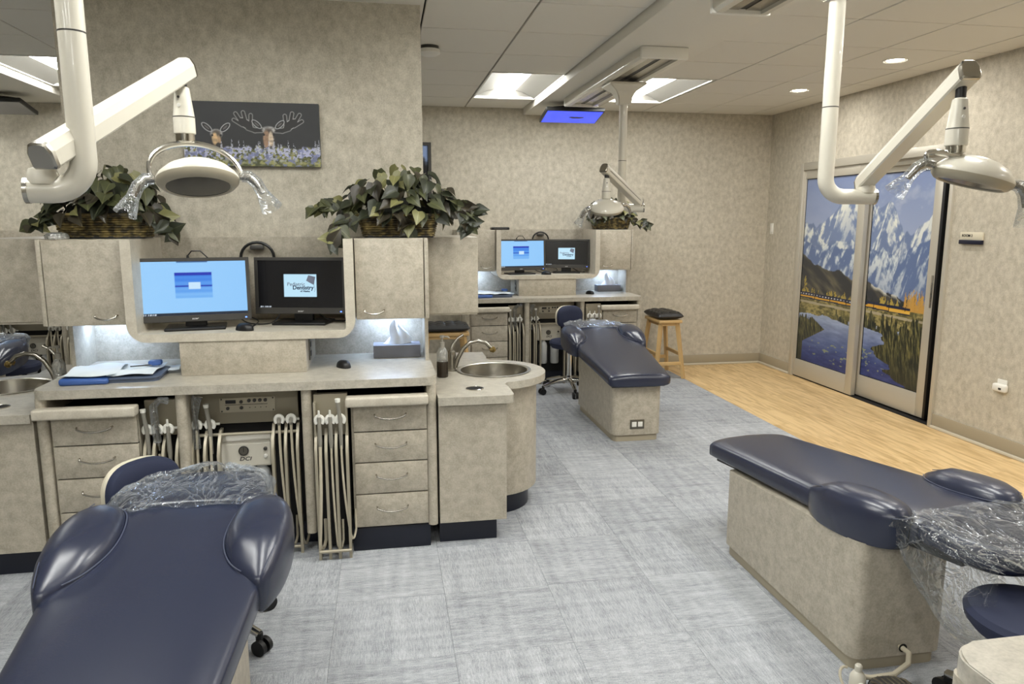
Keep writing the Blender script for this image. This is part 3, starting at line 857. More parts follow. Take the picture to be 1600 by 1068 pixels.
# left unit
t = st('delivery_unit', (-1.05, 3.52, 0), 'three-holder hose unit left of the knee space at the front station', 'delivery unit', 'delivery units')
B().box(-1.105, -.962, 3.50, 3.53, .62, .79, .003).build('unit_panel', PANELM, t)
B().cyl((-1.105, 3.495, .655), (-.962, 3.495, .655), .006).build('holder_bar', WHITE2, t)
B().box(-1.105, -.962, 3.56, 3.575, .02, .62).build('back_plate', DARK, t)
for x in (-1.105, -1.066, -1.026, -.966): strap(t, x, .63)
for x, k in ((-1.09, 'suction'), (-1.046, 'syringe'), (-1.0, 'drill')):
    holder(t, x, 3.475, .655); tool(t, x, 3.468, .655, k); hose(t, x, 3.468, .54, .0, .07, .06)
B().cyl((-1.11, 3.46, .035), (-.96, 3.46, .035), .008).build('base_bar', STRAP, t)
film_tube(t, [(-1.047, 3.46, .60), (-1.05, 3.452, .68), (-1.052, 3.45, .77), (-1.02, 3.44, .802), (-.985, 3.43, .80)], [.016, .018, .017, .014, .017])
# centre unit with control panel, water box and bottle
t = st('control_unit', (-.665, 3.6, 0), 'centre unit of the front station with control panel, hoses and water box', 'delivery unit', 'control units')
B().box(-.905, -.43, 3.562, 3.60, .645, .815, .003).build('unit_panel', PANELM, t)
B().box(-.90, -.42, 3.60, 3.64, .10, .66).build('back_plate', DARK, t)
fp = B().box(-.79, -.535, 3.556, 3.562, .70, .772, .002).build('face_plate', STRAP, t)
for (x, z) in ((-.78, .765), (-.78, .707), (-.545, .765), (-.545, .707)):
    B().lathe([(.004, 0), (.003, .003)], n=8, M=Matrix.Translation((x, 3.556, z)) @ Matrix.Rotation(PI / 2, 4, 'X')).build('screw', GREYP, fp)
B().box(-.762, -.715, 3.553, 3.557, .744, .761, .001).build('display', BLACK, fp)
B().box(-.765, -.57, 3.5545, 3.5565, .7365, .7385).build('panel_line', INK, fp)
for (x, z, r) in ((-.69, .752, .008), (-.654, .757, .0085), (-.629, .757, .0085), (-.604, .757, .0085), (-.579, .757, .0085), (-.752, .722, .008), (-.69, .723, .008)):
    B().lathe([(r, 0), (r, .008), (r * .6, .011)], n=12, M=Matrix.Translation((x, 3.556, z)) @ Matrix.Rotation(PI / 2, 4, 'X')).build('knob', GREYP, fp)
for x in (-.652, -.627, -.602, -.577):
    B().lathe([(.0022, 0), (.0022, .002)], n=8, M=Matrix.Translation((x, 3.556, .722)) @ Matrix.Rotation(PI / 2, 4, 'X')).build('button', INK, fp)
B().cyl((-.905, 3.54, .652), (-.79, 3.54, .652), .006).build('holder_bar', WHITE2, t)
B().cyl((-.535, 3.54, .66), (-.425, 3.54, .66), .006).build('holder_bar', WHITE2, t)
for x in (-.908, -.852, -.79): strap(t, x, .62, 3.50)
for x in (-.545, -.487, -.432): strap(t, x, .64, 3.50)
B().cyl((-.91, 3.535, .60), (-.425, 3.535, .60), .008).build('cross_bar', STRAP, t)
B().cyl((-.91, 3.49, .03), (-.425, 3.49, .03), .008).build('base_bar', STRAP, t)
for x, k in ((-.888, 'syringe'), (-.828, 'suction'), (-.515, 'drill'), (-.46, 'drill')):
    z = .655 if x < -.7 else .665
    holder(t, x, 3.52, z)
    if k == 'drill': B().tube([(x, 3.505, z - .02), (x, 3.50, z - .01), (x, 3.515, z + .008)], [.008, .009, .006], 8).build('hose_end', GREYH, t)
    else: tool(t, x, 3.512, z, k)
    hose(t, x, 3.508, z - .02, .03 if x > -.7 else .0, .06, .05, HOSE, .0065)
film_tube(t, [(-.888, 3.50, .55), (-.89, 3.498, .63), (-.886, 3.495, .70), (-.878, 3.49, .77), (-.872, 3.49, .80)], [.018, .014, .012, .02, .024])
wb = B()
prof = [(3.56, .427), (3.56, .545), (3.60, .595), (3.66, .595), (3.66, .427)]
wb.rings([[(-.805, y, z) for y, z in prof], [(-.565, y, z) for y, z in prof]])
bmesh.ops.bevel(wb.bm, geom=wb.bm.edges[:], offset=.006, segments=2, affect='EDGES')
wbo = wb.build('water_box', WHITE, t)
Mg = Matrix.Translation((-.693, 3.56, .508)) @ Matrix.Rotation(PI / 2, 4, 'X')
g = B().lathe([(.0235, 0), (.0235, .008), (.021, .009), (.0195, .0065)], n=24, M=Mg, cap=False).build('gauge_rim', BLACK, wbo)
B().lathe([(.0196, .004), (.0196, .0062)], n=24, M=Mg).build('gauge_dial', PLATE, wbo)
B().box(-.694, -.692, 3.5525, 3.5535, .502, .526).build('gauge_needle', INK, wbo)
text_part('maker_lettering', 'DCI', .026, frame_M((-.716, 3.5595, .458), (1, 0, 0), (0, 0, 1)), INK, wbo, shear=.25, bold=.0004, sx=1.25)
for z, m_ in ((.515, GREYP), (.478, WHITE2)):
    B().lathe([(.009, 0), (.009, .008), (.005, .011)], n=14, M=Matrix.Translation((-.592, 3.56, z)) @ Matrix.Rotation(PI / 2, 4, 'X')).build('toggle_knob', m_, wbo)
for x in (-.62, -.74):
    B().lathe([(.038, .19), (.043, .20), (.043, .37), (.036, .40), (.022, .415), (.022, .428)], (x, 3.60, 0)).build('water_bottle', plain('frosted_bottle', (198, 200, 200), 0.35) if 'frosted_bottle' not in MATS else MATS['frosted_bottle'], t)
# right unit
t = st('delivery_unit', (-.26, 3.45, 0), 'three-holder hose unit right of the knee space at the front station', 'delivery unit', 'delivery units')
B().box(-.345, -.19, 3.44, 3.475, .60, .80, .003).build('unit_panel', PANELM, t)
B().box(-.345, -.335, 3.41, 3.44, .60, .765).box(-.20, -.19, 3.41, 3.44, .60, .765).build('panel_rib', STRAP, t)
B().cyl((-.345, 3.42, .685), (-.19, 3.42, .685), .006).build('holder_bar', WHITE2, t)
B().box(-.345, -.19, 3.50, 3.515, .02, .60).build('back_plate', DARK, t)
for x in (-.338, -.292, -.246, -.196): strap(t, x, .64, 3.40, .03)
for x, k in ((-.318, 'drill'), (-.268, 'drill'), (-.222, 'suction')):
    holder(t, x, 3.40, .685); tool(t, x, 3.392, .685, k)
hose(t, -.318, 3.385, .56, -.02, .08, .05, HOSE, .008); hose(t, -.268, 3.39, .56, .012, .07, .05); hose(t, -.222, 3.39, .58, .028, .12, .05)
B().cyl((-.34, 3.37, .045), (-.19, 3.37, .045), .008).build('base_bar', STRAP, t)

# ------------------------------------------------------------------ things on the station
def monitor(cx, cy, zc, w, h, yaw, side, white):
    M = Matrix.Translation((cx, cy, zc)) @ Matrix.Rotation(yaw, 4, 'Z') @ Matrix.Rotation(math.radians(-3), 4, 'X')
    org = M @ V((0, .06, 0)); zsh = 1.0722
    t = st('monitor', (cx, cy, zsh), ('black %s monitor showing a blue login window at the front station' if white else 'black %s monitor showing a kite logo on black at the front station') % side, 'monitor', 'monitors')
    bz, bb_ = .017, .032
    b_ = B(); b_.box(-w / 2, w / 2, 0, .022, -h / 2, h / 2, .004, 2, M=M).box(-w * .36, w * .36, .02, .045, -h * .36, h * .34, .008, 2, M=M)
    case = b_.build('monitor_case', BLACK, t)
    bz_ = B()
    for a in ((-w / 2, w / 2, h / 2 - bz, h / 2), (-w / 2, w / 2, -h / 2, -h / 2 + bb_), (-w / 2, -w / 2 + bz, -h / 2 + bb_, h / 2 - bz), (w / 2 - bz, w / 2, -h / 2 + bb_, h / 2 - bz)):
        bz_.box(a[0], a[1], -.006, .001, a[2], a[3], .0015, 1, M=M)
    bez = bz_.build('bezel', GREYP, t)
    sw, sh = w - 2 * bz, h - bz - bb_
    nx, ny = 120, 72
    U, W = np.meshgrid(np.linspace(0, 1, nx), np.linspace(0, 1, ny))
    if white:
        im = lerp((150, 204, 250), (142, 198, 248), U)
        inside = (np.abs(U - .505) < .17) & (np.abs(W - .555) < .235)
        dlg = lerp((100, 176, 242), (44, 120, 226), np.abs(W - .5) * 0 + np.mod(W * 4, 1))
        im = np.where(inside[..., None], lerp((126, 188, 245), (34, 112, 222), (W - .3) / .5 + .1 * np.sin(W * 60)), im)
        im = over(im, (10, 42, 176), inside * (W > .745)); im = over(im, (14, 60, 178), inside * (np.abs(W - .54) < .014))
        im = over(im, (196, 226, 250), (np.abs(U - .51) < .055) & (np.abs(W - .55) < .058))
        im = over(im, (60, 100, 150), (np.abs(U - .5) < .14) & (W > .975))
        im = over(im, (12, 28, 48), W < .045)
    else:
        im = np.zeros((ny, nx, 3)) + 2
        im = over(im, (190, 228, 248), (np.abs(U - .5) < .19) & (np.abs(W - .47) < .235))
    for q in range(6): im = over(im, (200, 210, 220), (np.abs(U - .03 - .022 * q) < .006) & (W < .03) & (W > .012))
    ex, ey = M.to_3x3() @ V((1, 0, 0)), M.to_3x3() @ V((0, 0, 1))
    p = M @ V((-w / 2 + bz, -.0015, -h / 2 + bb_))
    scr = picture_part('screen', p, ex * sw, ey * sh, im, SCREENM, t)
    if not white:
        def tx(name, body, size, u, v_, mat, bold): text_part(name, body, size, frame_M(M @ V((-w / 2 + bz + u * sw, -.0028, -h / 2 + bb_ + v_ * sh)), ex, ey), mat, scr, bold=bold)
        tx('logo_lettering', 'Pediatric', .0265, .345, .465, INKG, .0002)
        tx('logo_lettering', 'Dentistry', .0285, .41, .39, INKN, .0008)
        tx('logo_lettering', 'of Alaska', .0135, .50, .335, INKN, .0004)
        k = B(); c0 = M @ V((-w / 2 + bz + .618 * sw, -.0028, -h / 2 + bb_ + .60 * sh))
        P = lambda a, c: c0 + ex * a + ey * c
        q = [k.bm.verts.new(P(*z)) for z in ((-.008, .022), (.028, .014), (.02, -.028), (-.02, -.006))]; k.bm.faces.new(q)
        k.tube([P(.02, -.028), P(.026, -.05), P(.022, -.064)], .0008, 5)
        k.build('logo_kite', INKG, scr)
    text_part('maker_lettering', 'acer', .013, frame_M(M @ V((0, -.0066, -h / 2 + .011)), ex, ey), SILV, bez, 'CENTER', .2, .0004, 1.3)
    B().box(w / 2 - .03, w / 2 - .022, -.0072, -.005, -h / 2 + .010, -h / 2 + .015, .0005, 1, M=M).build('power_led', LED, bez)
    Mz = Matrix.Translation((cx, cy, 0)) @ Matrix.Rotation(yaw, 4, 'Z')
    B().box(-.05, .05, .03, .055, zsh + .012, zc, .003, 1, M=Mz).build('stand_neck', BLACK, t)
    B().box(-.14, .14, -.06, .13, zsh, zsh + .014, .005, 2, M=Mz).build('stand_foot', BLACK, t)
monitor(-.928, 3.80, 1.268, .525, .312, math.radians(9), 'left', True)
monitor(-.430, 3.90, 1.272, .475, .292, math.radians(-12), 'right', False)

def mouse(x, y, z, ang, lab):
    t = st('computer_mouse', (x, y, z), lab, 'mouse', 'mice')
    M = Matrix.Translation((x, y, z)) @ Matrix.Rotation(ang, 4, 'Z')
    r = []
    for k in range(7):
        a = PI / 2 * k / 6
        s, hz = math.cos(a) ** .6 if k < 6 else .02, .036 * math.sin(a)
        r.append([M @ V((.032 * s * math.cos(q * PI / 8), .054 * s * math.sin(q * PI / 8) - .004 * hz / .036, hz)) for q in range(16)])
    B().rings(r).build('mouse_body', BLACK, t)
    B().cyl(M @ V((-.003, -.032, .026)), M @ V((.003, -.032, .026)), .007, n=10).build('mouse_wheel', GREYP, t)
mouse(-.685, 3.72, 1.0722, .9, 'black mouse between the monitors in the tray of the front station')
mouse(-.218, 3.745, WT, .5, 'black mouse on the worktop of the front station')
# headset hung behind the monitors, webcam lead, cables
t = st('headset', (-.665, 4.1, 1.34), 'black headband hung on the back panel behind the monitors of the front station', 'headset', 'headsets')
B().tube([(-.665 + .085 * math.cos(a), 4.09, 1.41 + .08 * math.sin(a)) for a in [math.radians(q) for q in range(-30, 211, 15)]], .008, 8).build('headband', BLACK, t)
B().box(-.70, -.63, 4.08, 4.128, 1.452, 1.475, .005).build('wall_hook', GREYP, t)
for s in (-1, 1): B().lathe([(.03, -.012), (.034, 0), (.03, .012)], n=14, M=Matrix.Translation((-.665 + s * .075, 4.09, 1.36)) @ Matrix.Rotation(PI / 2, 4, 'Y')).build('ear_cup', BLACK, t)
t = st('cable', (-.9, 3.88, 1.42), 'thin black looped cable rising behind the left monitor of the front station', 'cable', 'looped cables')
B().tube([(-.96, 3.865, 1.36), (-.962, 3.865, 1.43), (-.94, 3.86, 1.455), (-.90, 3.865, 1.455), (-.87, 3.88, 1.42), (-.86, 3.88, 1.35)], .0035, 6).build('cable_run', BLACK, t)
B().cyl((-.96, 3.865, 1.415), (-.961, 3.865, 1.435), .008, .005, 8).build('cable_plug', BLACK, t)
def cable(pts, lab):
    sp = []
    P = [V(p) for p in pts]
    for i in range(len(P) - 1):
        a, b2, c, d = P[max(0, i - 1)], P[i], P[i + 1], P[min(len(P) - 1, i + 2)]
        for k in range(5):
            q = k / 5
            sp.append(.5 * ((2 * b2) + (c - a) * q + (2 * a - 5 * b2 + 4 * c - d) * q * q + (3 * b2 - a - 3 * c + d) * q ** 3))
    sp.append(P[-1])
    return B().tube(sp, .0036, 6).build('cable', BLACK)
zc_ = 1.0762
for pts, lab in (([(-.66, 3.76, zc_ + .004), (-.64, 3.86, zc_ + .02), (-.70, 3.97, zc_ + .03), (-.80, 4.02, 1.13), (-.86, 4.06, 1.11)], 'black mouse lead between the monitor stands of the front station'),
                 ([(-.78, 4.0, 1.12), (-.70, 3.90, 1.085), (-.60, 3.86, zc_ + .006), (-.55, 3.80, zc_ + .03), (-.54, 3.92, 1.125)], 'black monitor lead curling to the right monitor of the front station'),
                 ([(-.36, 3.96, 1.13), (-.30, 3.93, 1.09), (-.22, 3.96, zc_), (-.205, 4.05, zc_)], 'black lead behind the right monitor stand of the front station')):
    STN.append(setp(cable(pts, lab), lab, 'cable', 'leads in the monitor tray'))
# tray of papers
t = st('instrument_tray', (-1.26, 3.66, WT), 'slate tray wrapped in blue with white sheets on the front station', 'tray', 'instrument trays')
Mt = Matrix.Translation((-1.265, 3.665, WT)) @ Matrix.Rotation(.06, 4, 'Z')
B().xform(Mt) if False else None
tb = B(); tb.prism(rrect(-.19, .205, -.125, .13, .04, 5), 0, .018)
tb.prism(rrect(-.20, .215, -.135, .14, .045, 5), .018, .024); tb.xform(Mt); tb.build('tray_base', TRAYM, t)
tb = B(); tb.box(-.205, .0, -.15, .11, -.0, .03, .012, 3); tb.xform(Mt)
for v in tb.bm.verts: v.co.z += .004 * math.sin(v.co.x * 60) * (v.co.z > WT + .01)
tb.build('blue_wrap', BLUEW, t)
def sheet(x0, x1, y0, y1, z, ang, seed, name='paper_sheet', amp=.007):
    b_ = B(); r_ = random.Random(seed); M = Mt @ Matrix.Translation(((x0 + x1) / 2, (y0 + y1) / 2, z)) @ Matrix.Rotation(ang, 4, 'Z')
    hx, hy = (x1 - x0) / 2, (y1 - y0) / 2; n = 12; rows = []
    for i in range(n + 1):
        row = []
        for j in range(n + 1):
            a, c = -1 + 2 * i / n, -1 + 2 * j / n
            row.append(M @ V((a * hx, c * hy, amp * (1 + math.sin(a * 3 + seed) * math.cos(c * 4 + seed * 2)) + (.010 * max(0, abs(a) - .7)))))
        rows.append(row)
    b_.rings(rows, False, False); return b_.build(name, PAPER, t)
sheet(-.2, .02, -.14, .16, .034, .03, 1); sheet(-.01, .19, -.12, .15, .028, -.04, 4); sheet(.08, .26, .03, .15, .018, .12, 2, amp=.003)
B().tube([Mt @ V((.06, .0, .052)), Mt @ V((.13, .03, .05)), Mt @ V((.15, .035, .05))], [.003, .004, .003], 6).build('pen', BLACK, t)
tb = B(); tb.box(.13, .19, .03, .075, .046, .07, .008, 2); tb.xform(Mt); tb.build('gauze_packet', BLUEW, t)
# tissue box
t = st('tissue_box', (.06, 4.03, WT), 'grey tissue box with a white tissue pulled up on the front station', 'tissue box', 'tissue boxes')
B().box(-.07, .185, 3.965, 4.09, WT, WT + .068, .002).build('box_body', TISSB, t)
B().lathe([(.05, WT + .0685), (.05, WT + .0695)], n=20, M=Matrix.Translation((.06, 4.028, 0)) @ Matrix.Diagonal((1, .4, 1, 1))).build('box_slot', WHITE2, t)
rows = []
for i in range(9):
    q = i / 8; ww = .055 * (1 - q) ** .7 + .012
    rows.append([(.06 + .006 * math.sin(q * 5) + ww * math.cos(a) * (1 + .25 * math.sin(3 * a + q * 4)), 4.028 + ww * .38 * math.sin(a) * (1 + .3 * math.cos(4 * a)), WT + .068 + q * .115 + .02 * q * math.sin(2 * a)) for a in [k * 2 * PI / 24 for k in range(24)]])
B().rings(rows).build('tissue_sheet', TISS, t)

# hanging end cabinets and sink peninsulas, right one built and mirrored for the left
def peninsula(mir, side):
    mx = (lambda x: 2 * CX - x) if mir else (lambda x: x)
    def mb(b_):
        if mir:
            for v in b_.bm.verts: v.co.x = 2 * CX - v.co.x
            bmesh.ops.reverse_faces(b_.bm, faces=b_.bm.faces[:])
        return b_
    ZS = .765; cxk, cyk, R = .565, 4.02, .325
    t = st('hanging_cabinet', (mx(.37), 4.25, 1.10), 'plain beige end cabinet hung over the %s sink of the front station' % side, 'cabinet', 'hanging end cabinets')
    hw = .66 if mir else .503
    mb(B().box(.230, hw, 3.95, 4.62, 1.105, 1.516, .003)).build('cabinet_body', LAM, t)
    mb(B().box(.235, hw - .005, 3.96, 4.60, 1.095, 1.106)).build('bottom_board', LAME, t)
    t = st('sink_cabinet', (mx(.4), 4.0, 0), 'beige laminate %s sink cabinet of the front station on a navy base' % side, 'cabinet', 'sink cabinets')
    # plan outline: rectangle in front, round basin bulge, rectangle behind
    def outline(off):
        o_ = [(.240, 3.44 - off + .0), (.575 + off, 3.44 - off)]
        r = R - .05 + off; ys = 3.66
        o_.append((.575 + off, ys))
        xs = .575 + off
        a0 = -math.acos(max(-1, min(1, (xs - cxk) / r))); a1 = -a0
        for k in range(17):
            a = a0 + (a1 - a0) * k / 16
            o_.append((cxk + r * math.cos(a), cyk + r * math.sin(a)))
        o_ += [(xs, 4.38), (xs, 4.60 + off), (.240, 4.60 + off)]
        return o_
    sb = B().prism(outline(.0), .118, ZS - .0405)
    bmesh.ops.delete(sb.bm, geom=[f for f in sb.bm.faces if all(v.co.z > ZS - .05 for v in f.verts)], context='FACES_ONLY')
    mb(sb).build('cabinet_body', LAM, t)
    mb(B().prism(outline(-.045), 0, .118)).build('kick_base', NAVYK, t)
    t = st('sink_counter', (mx(.5), 4.0, ZS - .04), 'lower speckled %s sink counter beside the front station' % side, 'countertop', 'sink counters')
    bb = B()
    def outl2():
        xs = .612; r = R; pts = [(.238, 3.41)]
        pts += [(xs - .03, 3.41), (xs - .009, 3.419), (xs, 3.44)]
        pts += [(xs, 3.60), (xs - .01, 3.66)]
        a0 = -math.acos((xs + .01 - cxk) / r)
        for k in range(25):
            a = a0 - a0 * 2 * k / 24; pts.append((cxk + r * math.cos(a), cyk + r * math.sin(a)))
        pts += [(xs - .01, 4.38), (xs, 4.43), (xs, 4.62), (.238, 4.62)]
        return pts
    po_ = outl2(); hx, hy, hr = .60, 4.03, .198
    # counter slab with a round opening: bridge outline and hole by triangle fill
    for z in (ZS, ZS - .04):
        vo = [bb.bm.verts.new((x, y, z)) for x, y in po_]
        vh = [bb.bm.verts.new((hx + hr * math.cos(k * PI / 16), hy + hr * math.sin(k * PI / 16), z)) for k in range(32)]
        eo = [bb.bm.edges.new((vo[i], vo[(i + 1) % len(vo)])) for i in range(len(vo))]
        eh = [bb.bm.edges.new((vh[i], vh[(i + 1) % 32])) for i in range(32)]
        bmesh.ops.triangle_fill(bb.bm, edges=eo + eh, use_beauty=True)
        bmesh.ops.delete(bb.bm, geom=[f for f in bb.bm.faces if all(v in vh for v in f.verts)], context='FACES_ONLY')
        if z == ZS: ta, tb_ = vo, vh
        else:
            for a, b2 in ((ta, vo), (tb_, vh)):
                for i in range(len(a)):
                    j = (i + 1) % len(a); bb.bm.faces.new((a[i], a[j], b2[j], b2[i]))
    mb(bb).build('counter_slab', LAMT, t)
    mb(B().lathe([(.045, ZS), (.046, ZS + .004), (.041, ZS + .005), (.040, ZS + .002)], (.435, 3.575, 0), cap=False)).build('waste_ring', CHROME, t)
    mb(B().lathe([(.0405, ZS + .0006), (.0405, ZS + .0034)], (.435, 3.575, 0))).build('waste_hole', DARK, t)
    t = st('sink_basin', (mx(hx), hy, ZS), 'round steel basin set in the %s sink counter of the front station' % side, 'sink', 'sink basins')
    mb(B().lathe([(.208, ZS + .001), (.212, ZS + .004), (.200, ZS + .006), (.190, ZS + .0015), (.185, ZS - .03), (.172, ZS - .10), (.12, ZS - .13), (.03, ZS - .137), (.0, ZS - .137)], (hx, hy, 0), 40, cap=False)).build('basin_bowl', STEEL, t)
    mb(B().lathe([(.028, ZS - .136), (.03, ZS - .133), (.012, ZS - .132), (0, ZS - .134)], (hx, hy, 0), 20)).build('drain', CHROME, t)
    fx, fy = .362, 4.05
    t = st('faucet', (mx(fx), fy, ZS), 'brushed steel gooseneck faucet at the %s sink of the front station' % side, 'faucet', 'faucets')
    mb(B().lathe([(.030, ZS), (.030, ZS + .008), (.023, ZS + .012), (.021, ZS + .07), (.025, ZS + .085), (.022, ZS + .11), (.008, ZS + .125)], (fx, fy, 0))).build('faucet_body', STEEL, t)
    pts = [(fx + .018, fy - .005, ZS + .02), (fx + .035, fy - .005, ZS + .07), (fx + .065, fy - .005, ZS + .125), (fx + .105, fy - .005, ZS + .160), (fx + .150, fy - .005, ZS + .168), (fx + .195, fy - .005, ZS + .155), (fx + .225, fy - .005, ZS + .125)]
    sp = mb(B().tube(pts, [.014, .013, .012, .0115, .011, .011, .011], 12)).build('spout', STEEL, t)
    mb(B().lathe([(.010, 0), (.017, .008), (.017, .02), (.012, .03)], n=12, M=Matrix.Translation((fx + .226, fy - .005, ZS + .128)) @ Matrix.Rotation(2.5, 4, 'Y'))).build('eyewash_head', BRASS, sp)
    for s in (-1, 1):
        mb(B().tube([(fx + .223, fy - .005, ZS + .117), (fx + .222, fy - .005 + s * .02, ZS + .11), (fx + .222, fy - .005 + s * .03, ZS + .122)], [.006, .007, .009], 8)).build('eyewash_nozzle', BRASS, sp)
    mb(B().tube([(fx, fy, ZS + .115), (fx + .008, fy, ZS + .15), (fx + .035, fy, ZS + .185), (fx + .068, fy, ZS + .205)], [.014, .009, .006, .008], 10)).build('lever_handle', STEEL, t)
    sx, sy = (.297, 3.89)
    t = st('soap_dispenser', (mx(sx), sy, ZS), 'clear pump soap bottle beside the faucet of the %s sink, front station' % side, 'soap dispenser', 'soap dispensers')
    mb(B().lathe([(.028, ZS), (.031, ZS + .004), (.031, ZS + .085), (.027, ZS + .09)], (sx, sy, 0), 20)).build('bottle_lower', AMBER if not mir else CLEARP, t)
    mb(B().lathe([(.030, ZS + .088), (.030, ZS + .135), (.018, ZS + .16), (.012, ZS + .165)], (sx, sy, 0), 20, cap=False)).build('bottle_upper', CLEARP, t)
    p_ = mb(B().lathe([(.014, ZS + .16), (.014, ZS + .19), (.006, ZS + .195), (.006, ZS + .215), (.013, ZS + .216), (.013, ZS + .228), (.004, ZS + .23)], (sx, sy, 0), 14)).build('pump', GREYH, t)
    mb(B().tube([(sx, sy, ZS + .223), (sx + .03, sy - .01, ZS + .222), (sx + .038, sy - .012, ZS + .214)], .0045, 8)).build('pump_spout', GREYH, p_)
peninsula(False, 'right')
peninsula(True, 'left')
index_children()
def relabel(to): return lambda s: s.replace('front station', to)

# ------------------------------------------------------------------ copies of the station
SINK = ('hanging_cabinet', 'sink_cabinet', 'sink_counter', 'sink_basin', 'faucet', 'soap_dispenser')
base_name = lambda o: o.name.split('.')[0]
for o in list(STN):
    if base_name(o) in SINK: continue
    copy_tree(o, Matrix.Translation((2.29, 3.46, 0)), relabel('far right station'))
for o in list(STN):
    if base_name(o) in SINK: continue
    copy_tree(o, Matrix.Translation((-2.40, 3.46, 0)), relabel('far left station'))
M4 = Matrix.Translation((1.185, 4.45, 0)) @ Matrix.Rotation(PI, 4, 'Z')
for o in list(STN):
    if base_name(o) in ('worktop', 'station_frame'):
        copy_tree(o, M4, relabel('near right corner station'))

# ================================================================== DENTAL CHAIRS
def chair(loc, ang, slope, label, off=(.07, 1.07), bag='flat', L1=0.0, pedM=None):
    """local: foot edge at y=0, head towards +y, x across; L1 lengthens the leg part"""
    M = Matrix.Translation(loc) @ Matrix.Rotation(ang, 4, 'Z')
    t = thing('dental_chair', loc, label, 'dental chair', 'dental chairs')
    z0 = .50
    zt = lambda u: z0 + slope * u
    droop = lambda u: -.035 * max(0, (u - 1.22) / .26) ** 1.3
    K = lambda u: u + L1 * min(1, u / .76)
    # body
    def ring(u, w_, th, crown=.014, n=40, ex=5.0, dz=0.0):
        out = []
        for k in range(n):
            a = 2 * PI * k / n; c, s = math.cos(a), math.sin(a)
            x = w_ * math.copysign(abs(c) ** (2 / ex), c); z = th / 2 * math.copysign(abs(s) ** (2 / ex), s)
            if z > 0: z += crown * (1 - min(1, (x / w_) ** 2))
            out.append(V((x, K(u), zt(K(u)) - th / 2 + z + dz)))
        return out
    us = [(0, .60, .5), (.004, .8, .75), (.014, .93, .9), (.032, .985, .975), (.06, 1, 1), (.16, 1, 1), (.35, 1, 1), (.55, 1, 1), (.76, 1, 1), (.9, 1, 1), (1.05, 1, 1), (1.14, 1, 1), (1.18, .97, .9), (1.195, .9, .7)]
    wf = lambda u: np.interp(u, [0, .03, .4, .76, .95, 1.2], [.228, .232, .258, .288, .262, .235])
    bb = B()
    rs = []
    for u, sw, stt in us:
        th = np.interp(u, [0, .7, 1.2], [.085, .105, .10])
        rs.append(ring(u, wf(u) * (sw if u < .5 else 1) if u < .03 else wf(u) * sw if u > 1.15 else wf(u), th * stt, .014 if stt > .8 else .004, dz=-(1 - stt) * th / 2))
    bb.rings(rs); bb.xform(M); seat = bb.build('seat_cushion', NAVY, t, ang=60)
    # shoulder wings
    out = [(.292, .735), (.33, .82), (.347, .92), (.35, 1.0), (.338, 1.08), (.305, 1.145), (.262, 1.172), (.215, 1.165), (.18, 1.13), (.160, 1.06), (.153, .97), (.163, .89), (.195, .81), (.245, .757)]
    # smooth closed outline
    def dense(pts, m=4):
        P = [V((a, b2, 0)) for a, b2 in pts]; n = len(P); o_ = []
        for i in range(n):
            a, b2, c, d = P[i - 1], P[i], P[(i + 1) % n], P[(i + 2) % n]
            for k in range(m):
                q = k / m
                o_.append(.5 * ((2 * b2) + (c - a) * q + (2 * a - 5 * b2 + 4 * c - d) * q * q + (3 * b2 - a - 3 * c + d) * q ** 3))
        return o_
    od = dense(out)
    for s in (-1, 1):
        c = V((.262, .97, 0)); rs = []
        prof = [(.93, -.105), (.985, -.085), (1.0, -.05), (1.0, -.02), (.985, .004), (.94, .022), (.86, .036), (.7, .049), (.5, .056), (.28, .060), (.08, .061)]
        for q, hz in prof:
            r = []
            for p in od:
                d = c + (p - c) * q
                u = K(d.y); edge = min(1, max(0, (d.y - .735) / .12))
                hz2 = hz if hz < 0 else hz * (.35 + .65 * edge)
                r.append(V((s * d.x, u, zt(u) + hz2)))
            rs.append(r if s > 0 else r[::-1])
        wg = B().rings(rs).xform(M).build('shoulder_wing', NAVY, t, ang=60)
        rs = [V((s * (c + (p - c) * 1.0).x, K(p.y), zt(K(p.y)) + .006 + .004)) for p in od]
        inner = [p for p, q in zip(rs, od) if q.x < .285]
        i0 = max(range(len(od)), key=lambda i: od[i].x)
        order = [(i0 + k) % len(od) for k in range(len(od))]
        line = [rs[i] for i in order if od[i].x < .30 and od[i].y > .765]
        B().tube(line, .0022, 6).xform(M).build('piping', THREAD, wg)
        sl = []
        for k in range(12):
            q = k / 11; u_ = .75 + .40 * q; x_ = np.interp(u_, [.75, .85, .95, 1.05, 1.15], [.296, .318, .325, .316, .278])
            sl.append(V((s * x_, K(u_), zt(K(u_)) + .024 * math.sin(min(1, q * 3 + .15) * PI / 2) + .013)))
        B().tube(sl, .0016, 5).xform(M).build('stitch_line', THREAD, wg)
    # head cushion
    ho = dense([(.215, 1.185), (.232, 1.26), (.215, 1.36), (.15, 1.45), (.0, 1.482), (-.15, 1.45), (-.215, 1.36), (-.232, 1.26), (-.215, 1.185), (0, 1.18)], 4)
    c = V((0, 1.31, 0)); rs = []
    for q, hz in ((.9, -.075), (.98, -.06), (1, -.035), (.99, -.012), (.94, .002), (.8, .008), (.5, .004), (.1, 0)):
        rs.append([V((d.x, K(d.y), zt(K(d.y)) + hz + droop(d.y))) for d in (c + (p - c) * q for p in ho)])
    hc = B().rings(rs).xform(M).build('head_cushion', NAVY, t, ang=60)
    # clear film over the head end
    rr = random.Random(int(loc[0] * 100 + loc[1] * 77)); bb = B(); rs = []
    nz_ = lambda a, b2, k: .5 * math.sin(a * 19 + k) + .35 * math.sin(b2 * 27 + a * 11 + k * 2) + .25 * math.sin(a * 43 - b2 * 31)
    Ns = 64
